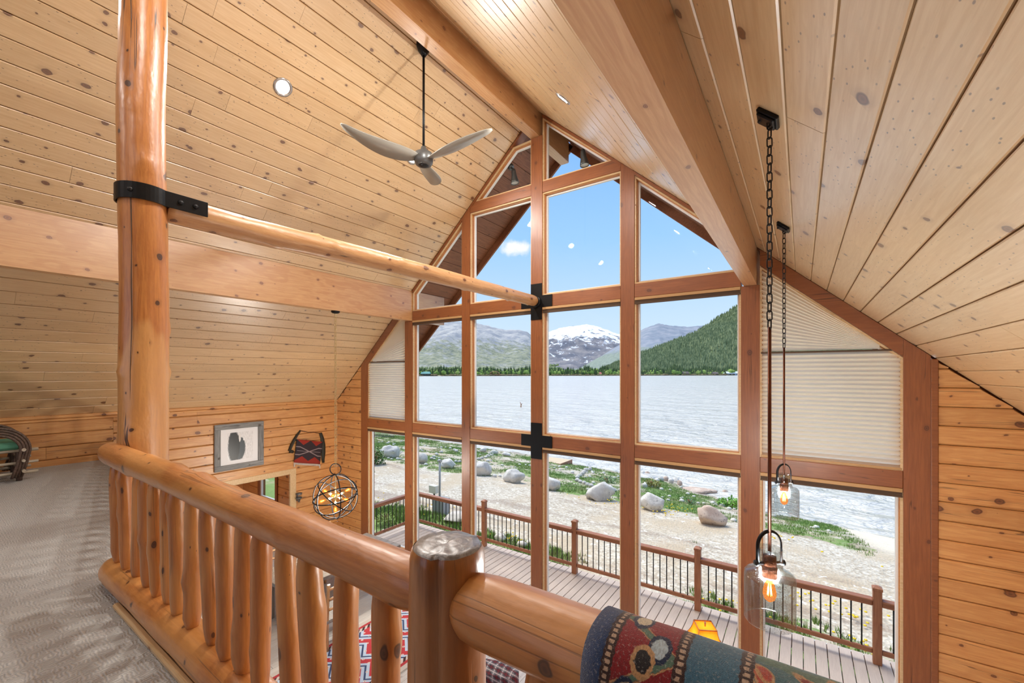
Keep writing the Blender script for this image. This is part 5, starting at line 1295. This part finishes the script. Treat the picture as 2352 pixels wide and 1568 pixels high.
for k in range(30):
    q = a0_.lerp(b0_, k/29); mk('picket', fb, None, fe, Matrix.Translation(q))
mk('rail', MB().tube([a0_+Vector((0, 0, 1.0)), b0_+Vector((0, 0, 1.0))], .025, 6).tube([a0_+Vector((0, 0, .15)), b0_+Vector((0, 0, .15))], .025, 6), M['slate'], fe)
q = at_Z(1196, 935, WZ)
by = thing('snag', q, 'small driftwood snag sticking out of the lake', 'driftwood'); mk('stem', MB().tube([q-Vector((0, 0, .3)), q+Vector((.1, 0, .5)), q+Vector((-.15, 0, 1.0))], [.12, .1, .04], 6).tube([q+Vector((.1, 0, .5)), q+Vector((.35, 0, .75))], [.07, .03], 6), M['newel'], by)
pts = []
for i in range(20): t_ = i/19; pts.append(Vector((-5.5+4.2*t_, 8.35+.18*math.sin(t_*5), gz(-5.5+4.2*t_, 8.35)+.04)))
mk('garden_hose', MB().tube(pts, .016, 8), plain('dark_hose', (38, 52, 58), .5), None, None, base=(-4, 8.3, -3), label='dark garden hose lying along the outer deck edge', cat='hose')
# ================================================================== LAKE
m, t, b = material('lake_water'); ob = t.obj()
w1 = t.noise(t.vmath('MULTIPLY', ob, (.55, 1.0, 1)), 1.1, 4, .6, .4); w2 = t.noise(t.vmath('MULTIPLY', ob, (.4, .8, 1)), .22, 3, .55, .3)
b.inputs['Base Color'].default_value = rgb(224, 215, 202); b.inputs['Roughness'].default_value = .16; b.inputs['IOR'].default_value = 1.33; b.inputs['Specular IOR Level'].default_value = .5
t.put(b.inputs['Normal'], t.bump(t.math('ADD', w1, t.math('MULTIPLY', w2, 3)), 1.0, 1.0))
mb = MB().box((-2600, 14, WZ-2), (900, 1500, WZ)); mk('lake', mb, m, None, None, kind='structure', label='wind-rippled grey lake filling the view')
# ================================================================== FAR SHORE AND MOUNTAINS
def Dsh(px): return 900+(max(800, min(1800, px))-850)*.42
def polar(px, depth, z):
    d = ray(px, HOR); return Vector((d.x*depth, d.y*depth, z))
def interp(pts, px):
    if px <= pts[0][0]: return pts[0][1]
    for (a, ya_), (b_, yb_2) in zip(pts, pts[1:]):
        if px <= b_: k = (px-a)/(b_-a); return ya_+(yb_2-ya_)*k
    return pts[-1][1]
def mountain(name, pts, D, foot, mat, label, px0, px1, step=4, rows=26, amp=.10, seed=0, pw=1.0, ridge_n=.012):
    """massif with its crest at distance D; foot: distance of its near foot as a share of D"""
    n = int((px1-px0)/step); vs = []; grid = []
    for i in range(n+1):
        px = px0+step*i; zr = CAMZ+(HOR-interp(pts, px))/F*D; col = []
        for j in range(-3, rows+1):
            if j < 0: dep = D*(1-.12*j); z = zr*(1+.3*j)-5
            else:
                k = j/rows; dep = D*(1-(1-foot)*k); z = -8+(zr+8)*(1-k)**pw
            q = polar(px, dep, z); nn = noise.fractal(Vector((q.x, q.y, seed*500))/(D*.085), .9, 2.1, 6); n2 = noise.ridged_multi_fractal(Vector((q.x, q.y, seed*300))/(D*.12), 1.0, 2.2, 5, 1.0, 2.0)
            wgt = max(ridge_n, min(1, (j/rows)*3.2)*(1-max(0, j/rows)**3)) if j >= 0 else .3
            q.z += zr*amp*wgt*(nn*1.0+(n2-1.2)*.55)+(zr*.016*noise.fractal(Vector((q.x, q.y, seed*90))/(D*.012), 1.0, 2.0, 3) if j >= 0 else 0)
            col.append(q)
        grid.append(col)
    R_ = rows+4; vs = [p for c in grid for p in c]
    fs = [(i*R_+j, i*R_+j+1, (i+1)*R_+j+1, (i+1)*R_+j) for i in range(n) for j in range(R_-1)]
    o = mk(name, MB().add(vs, fs, True), mat, None, None, label=label, cat='mountain', base=polar((px0+px1)/2, D, 0))
    return grid
def mount_mat(name, rock1, rock2, veg1=None, veg2=None, veglo=0, veghi=1, snow=None, scale=.01, vegb=.5):
    m, t, b = material(name); ge = t.new('ShaderNodeNewGeometry'); P = ge.outputs['Position']; z = t.sep(P)[2]; nz = t.sep(ge.outputs['Normal'])[2]
    n1 = t.noise(P, scale, 8, .68); c = t.mix(t.smooth(n1, .36, .62), rgb(*rock1), rgb(*rock2))
    if veg1:
        n2 = t.noise(P, scale*2.3, 7, .66); vg = t.mix(t.smooth(t.noise(P, scale*5, 6, .7), .4, .6), rgb(*veg1), rgb(*veg2))
        f = t.math('MULTIPLY', t.smooth(z, veghi, veglo), 1.0); f = t.smooth(t.math('ADD', t.math('MULTIPLY', f, .8), t.math('MULTIPLY', n2, .9)), vegb+.25, vegb+.45); c = t.mix(f, c, vg)
    if snow:
        n3 = t.noise(t.vmath('MULTIPLY', P, (1, 1, .45)), scale*1.6, 9, .72); f = t.math('ADD', t.math('MULTIPLY', t.smooth(z, snow[0], snow[1]), .42), t.math('ADD', t.math('MULTIPLY', n3, 2.2), -.6)); c = t.mix(t.smooth(f, .68, .76), c, rgb(246, 248, 252))
    t.put(b.inputs['Base Color'], c); b.inputs['Roughness'].default_value = 1; b.inputs['Specular IOR Level'].default_value = 0
    t.put(b.inputs['Normal'], t.bump(t.noise(P, scale*4, 7, .7), .5, 18))
    return m
mountain('mountain', [(700, 700), (860, 728), (945, 742), (1020, 738), (1095, 742), (1130, 750), (1160, 757), (1190, 757), (1210, 761), (1219, 768), (1232, 800), (1260, 836), (1300, 850)], 3600, .38,
    mount_mat('left_massif', (190, 184, 176), (152, 152, 154), (124, 128, 110), (160, 158, 130), 40, 560, None, .010, .8), 'grey-green rocky mountain rising left of the centre post', 640, 1320, 3, 60, seed=1, amp=.13)
mountain('mountain', [(1150, 830), (1215, 795), (1258, 763), (1285, 753), (1310, 748), (1350, 746), (1385, 752), (1405, 760), (1425, 766), (1450, 785), (1490, 800), (1540, 815)], 9000, .55,
    mount_mat('snow_peak', (150, 142, 138), (108, 108, 114), None, None, 0, 1, (330, 980), .0032), 'snow-streaked rocky peak framed right of the centre post', 1140, 1560, 2, 34, .12, seed=2, pw=1.15, ridge_n=.4)
mountain('mountain', [(1330, 846), (1380, 818), (1425, 790), (1455, 768), (1485, 752), (1512, 743), (1545, 748), (1580, 750), (1620, 747), (1660, 745), (1720, 742), (1900, 730)], 5600, .55,
    mount_mat('blue_ridge', (156, 156, 160), (132, 138, 146), (128, 136, 124), (150, 156, 140), 40, 500, None, .005, .55), 'blue-grey ridge behind the forested slope', 1310, 1960, 4, 26, .08, seed=3)
fgrid = mountain('mountain', [(1380, 852), (1425, 832), (1470, 814), (1540, 788), (1600, 764), (1640, 738), (1670, 719), (1700, 699), (1760, 662), (1900, 600), (2100, 540)], 2300, .62,
    mount_mat('forest_slope', (128, 134, 106), (112, 122, 92), (104, 118, 80), (128, 138, 100), -10, 700, None, .012, .1), 'steep forested green slope right of the snowy peak', 1380, 2140, 4, 30, .05, seed=4)
# low land along the far shore
vs = []; nr = 6
for i in range(160):
    px = 560+i*10; D0 = Dsh(px)
    for k, (f, z) in enumerate(((1.0, -5.3), (1.004, -4.2), (1.03, -3.0), (1.15, 0), (1.5, 10), (2.2, 20))):
        q = polar(px, D0*f, z+(0 if k == 0 else .8*noise.noise(Vector((px*.05, k, 0))))); q += Vector((0, (3*noise.noise(Vector((px*.03, 9, 0))) if k < 2 else 0), 0)); vs.append(q)
fs = [(i*nr+j, (i+1)*nr+j, (i+1)*nr+j+1, i*nr+j+1) for i in range(159) for j in range(nr-1)]
m, t, b = material('far_meadow'); P = t.new('ShaderNodeNewGeometry').outputs['Position']; c = t.mix(t.smooth(t.noise(P, .02, 5), .4, .6), rgb(150, 150, 96), rgb(176, 164, 126)); t.put(b.inputs['Base Color'], c); b.inputs['Roughness'].default_value = 1
mk('far_shore', MB().add(vs, fs, True), m, None, None, kind='structure', label='low far shore across the lake')
# trees as one uncountable forest per stand
rf = random.Random(9)
def cone(vs, fs, p, h, r, n_=6):
    b0 = len(vs); vs.append((p.x, p.y, p.z+h))
    for k in range(n_): a = 6.283*k/n_; vs.append((p.x+r*math.cos(a), p.y+r*math.sin(a), p.z+h*.08))
    for k in range(n_): fs.append((b0, b0+1+k, b0+1+(k+1) % n_))
def dome(vs, fs, p, h, r, n_=7):
    b0 = len(vs)
    for zz, rr_ in ((.1, .6), (.4, 1), (.75, .8)):
        for k in range(n_): a = 6.283*k/n_; e = rr_*r*rf.uniform(.8, 1.2); vs.append((p.x+e*math.cos(a), p.y+e*math.sin(a), p.z+h*zz))
    vs.append((p.x, p.y, p.z+h)); tp = len(vs)-1
    for j in range(2):
        for k in range(n_): fs.append((b0+j*n_+k, b0+j*n_+(k+1) % n_, b0+(j+1)*n_+(k+1) % n_, b0+(j+1)*n_+k))
    for k in range(n_): fs.append((b0+2*n_+k, b0+2*n_+(k+1) % n_, tp))
def forest(name, items, c1, c2, label):
    vs, fs = [], []
    for kind_, p, h, r in items: (cone if kind_ == 0 else dome)(vs, fs, p, h, r)
    me = bpy.data.meshes.new(name); me.from_pydata(vs, [], fs)
    m, t, b = material(name+'_green'); P = t.new('ShaderNodeNewGeometry').outputs['Position']; c = t.mix(t.smooth(t.noise(P, .05, 3), .4, .62), rgb(*c1), rgb(*c2)); t.put(b.inputs['Base Color'], c); b.inputs['Roughness'].default_value = 1; b.inputs['Specular IOR Level'].default_value = .1
    me.materials.append(m); o = bpy.data.objects.new(name, me); COL.objects.link(o); tag(o, label, 'trees', None, 'stuff')
it, it2, it3 = [], [], []
for _ in range(2600):
    px = rf.uniform(800, 1800); f = 1.008+rf.random()**1.6*.22; dens = .55+.45*noise.noise(Vector((px*.02, 4, 0)))
    if rf.random() > dens+.25: continue
    D0 = Dsh(px)*f; p = polar(px, D0, interp([(1.0, -4.5), (1.03, -3.0), (1.15, 0), (1.5, 10)], f)); hb = (9+14*max(0, .5+noise.noise(Vector((px*.03, 8, 0)))))*D0/1050
    if rf.random() < .65: it.append((0, p, hb*rf.uniform(.7, 1.25), hb*.2))
    else: it2.append((1, p, hb*rf.uniform(.45, .8), hb*.32))
for _ in range(500):
    px = rf.uniform(820, 1780); D0 = Dsh(px)*1.004; it3.append((1, polar(px, D0, -4.8), rf.uniform(2, 5), rf.uniform(3, 6)))
forest('far_conifers', it, (72, 90, 58), (104, 116, 72), 'dark conifer belt along the far lakeshore')
forest('far_broadleaf_trees', it2, (104, 132, 62), (150, 168, 88), 'light green broadleaf trees among the far conifers')
forest('waterside_brush', it3, (122, 106, 78), (140, 132, 92), 'brown brush at the far waterline')
it = []; nC = len(fgrid); nR = len(fgrid[0])
for _ in range(21000):
    i = rf.uniform(0, nC-2); j = rf.uniform(3, nR-2); a, b_ = int(i), int(j); fi, fj = i-a, j-b_
    p = (fgrid[a][b_]*(1-fi)+fgrid[a+1][b_]*fi)*(1-fj)+(fgrid[a][b_+1]*(1-fi)+fgrid[a+1][b_+1]*fi)*fj
    px = 1380+4*i
    if px > 1830 or noise.noise(p*.006) < -.75: continue
    it.append((0, p-Vector((0, 0, 1)), rf.uniform(14, 26), rf.uniform(3, 5)))
forest('slope_forest', it, (112, 124, 84), (164, 168, 120), 'conifer forest covering the steep right-hand slope')
it = []
for _ in range(3500):
    px = rf.uniform(900, 1290); f = rf.uniform(1.25, 2.1)*1.0; D0 = Dsh(px)*f; n_ = noise.noise(Vector((px*.015, f*3, 0)))
    if n_ < -.1: continue
    # ray down onto the left massif foot is approximated by its profile
    it.append((0 if rf.random() < .5 else 1, polar(px, D0, interp([(1.25, 4), (1.5, 10), (2.1, 40)], f)), rf.uniform(9, 17), rf.uniform(3, 5)))
forest('foothill_trees', it, (124, 136, 92), (168, 174, 118), 'pale green trees on the foothills beneath the left mountain')
# houses and bridge on the far shore
def house(px, w, h, rc, wc, label, f=1.006, dz=0):
    D0 = Dsh(px)*f; c = polar(px, D0, -4.6+dz); W2 = w/2*D0/F; H = h*D0/F; hs = thing('far_house', c, label, 'house'); Rm = Matrix.Translation(c) @ Matrix.Rotation(YAW, 4, 'Z')
    mk('walls', MB().box((-W2, -W2*.5, 0), (W2, W2*.5, H*.55), Rm), plain('wall_%d' % px, wc, .8), hs)
    mk('roof', MB().add([Rm @ Vector(q) for q in ((-W2*1.12, -W2*.65, H*.5), (W2*1.12, -W2*.65, H*.5), (W2*.9, 0, H), (-W2*.9, 0, H), (W2*1.12, W2*.65, H*.5), (-W2*1.12, W2*.65, H*.5))], [(0, 1, 2, 3), (4, 5, 3, 2), (0, 3, 5), (1, 4, 2), (0, 5, 4, 1)]), plain('roof_%d' % px, rc, .7), hs)
    wm = plain('pane_%d' % px, (60, 70, 80), .2)
    for k in range(3): mk('window', MB().box((-W2*.7+k*W2*.55, -W2*.5-.15, H*.15), (-W2*.4+k*W2*.55, -W2*.5, H*.42), Rm), wm, hs)
house(978, 20, 10, (86, 150, 140), (70, 74, 66), 'far boathouse with a teal roof at the left')
house(1049, 16, 9, (190, 150, 130), (206, 196, 186), 'far pale house left of the first mullion', 1.02)
house(1375, 12, 8, (214, 120, 104), (190, 150, 130), 'far house with a coral red roof under the snowy peak', 1.01)
house(1572, 18, 9, (96, 84, 74), (120, 102, 84), 'far brown lodge in front of the forested slope', 1.01)
house(1640, 16, 8, (110, 96, 84), (140, 120, 98), 'far cabin beside the white lakeside building', 1.01)
house(1682, 30, 9, (206, 212, 220), (170, 184, 200), 'far long white lakeside building at the right', 1.01)
D0 = Dsh(1136)*1.003; br = thing('arch_bridge', polar(1136, D0, -5), 'far dark arched bridge across the inlet', 'bridge'); Rm = Matrix.Translation(polar(1136, D0, -4.6)) @ Matrix.Rotation(YAW, 4, 'Z')
for sy in (-2, 2): mk('arch', MB().tube([Rm @ Vector((13*math.cos(math.pi*k/16), sy, 11*math.sin(math.pi*k/16))) for k in range(17)], .7, 6), M['newel'], br)
mk('deck_slab', MB().box((-15, -2.2, 1.6), (15, 2.2, 2.4), Rm), M['newel'], br)
for k in range(-4, 5): mk('hanger', MB().tube([Rm @ Vector((k*2.6, -2, 2.3)), Rm @ Vector((k*2.6, -2, 11*math.sqrt(max(.01, 1-(k*2.6/13)**2))))], .25, 5), M['newel'], br)
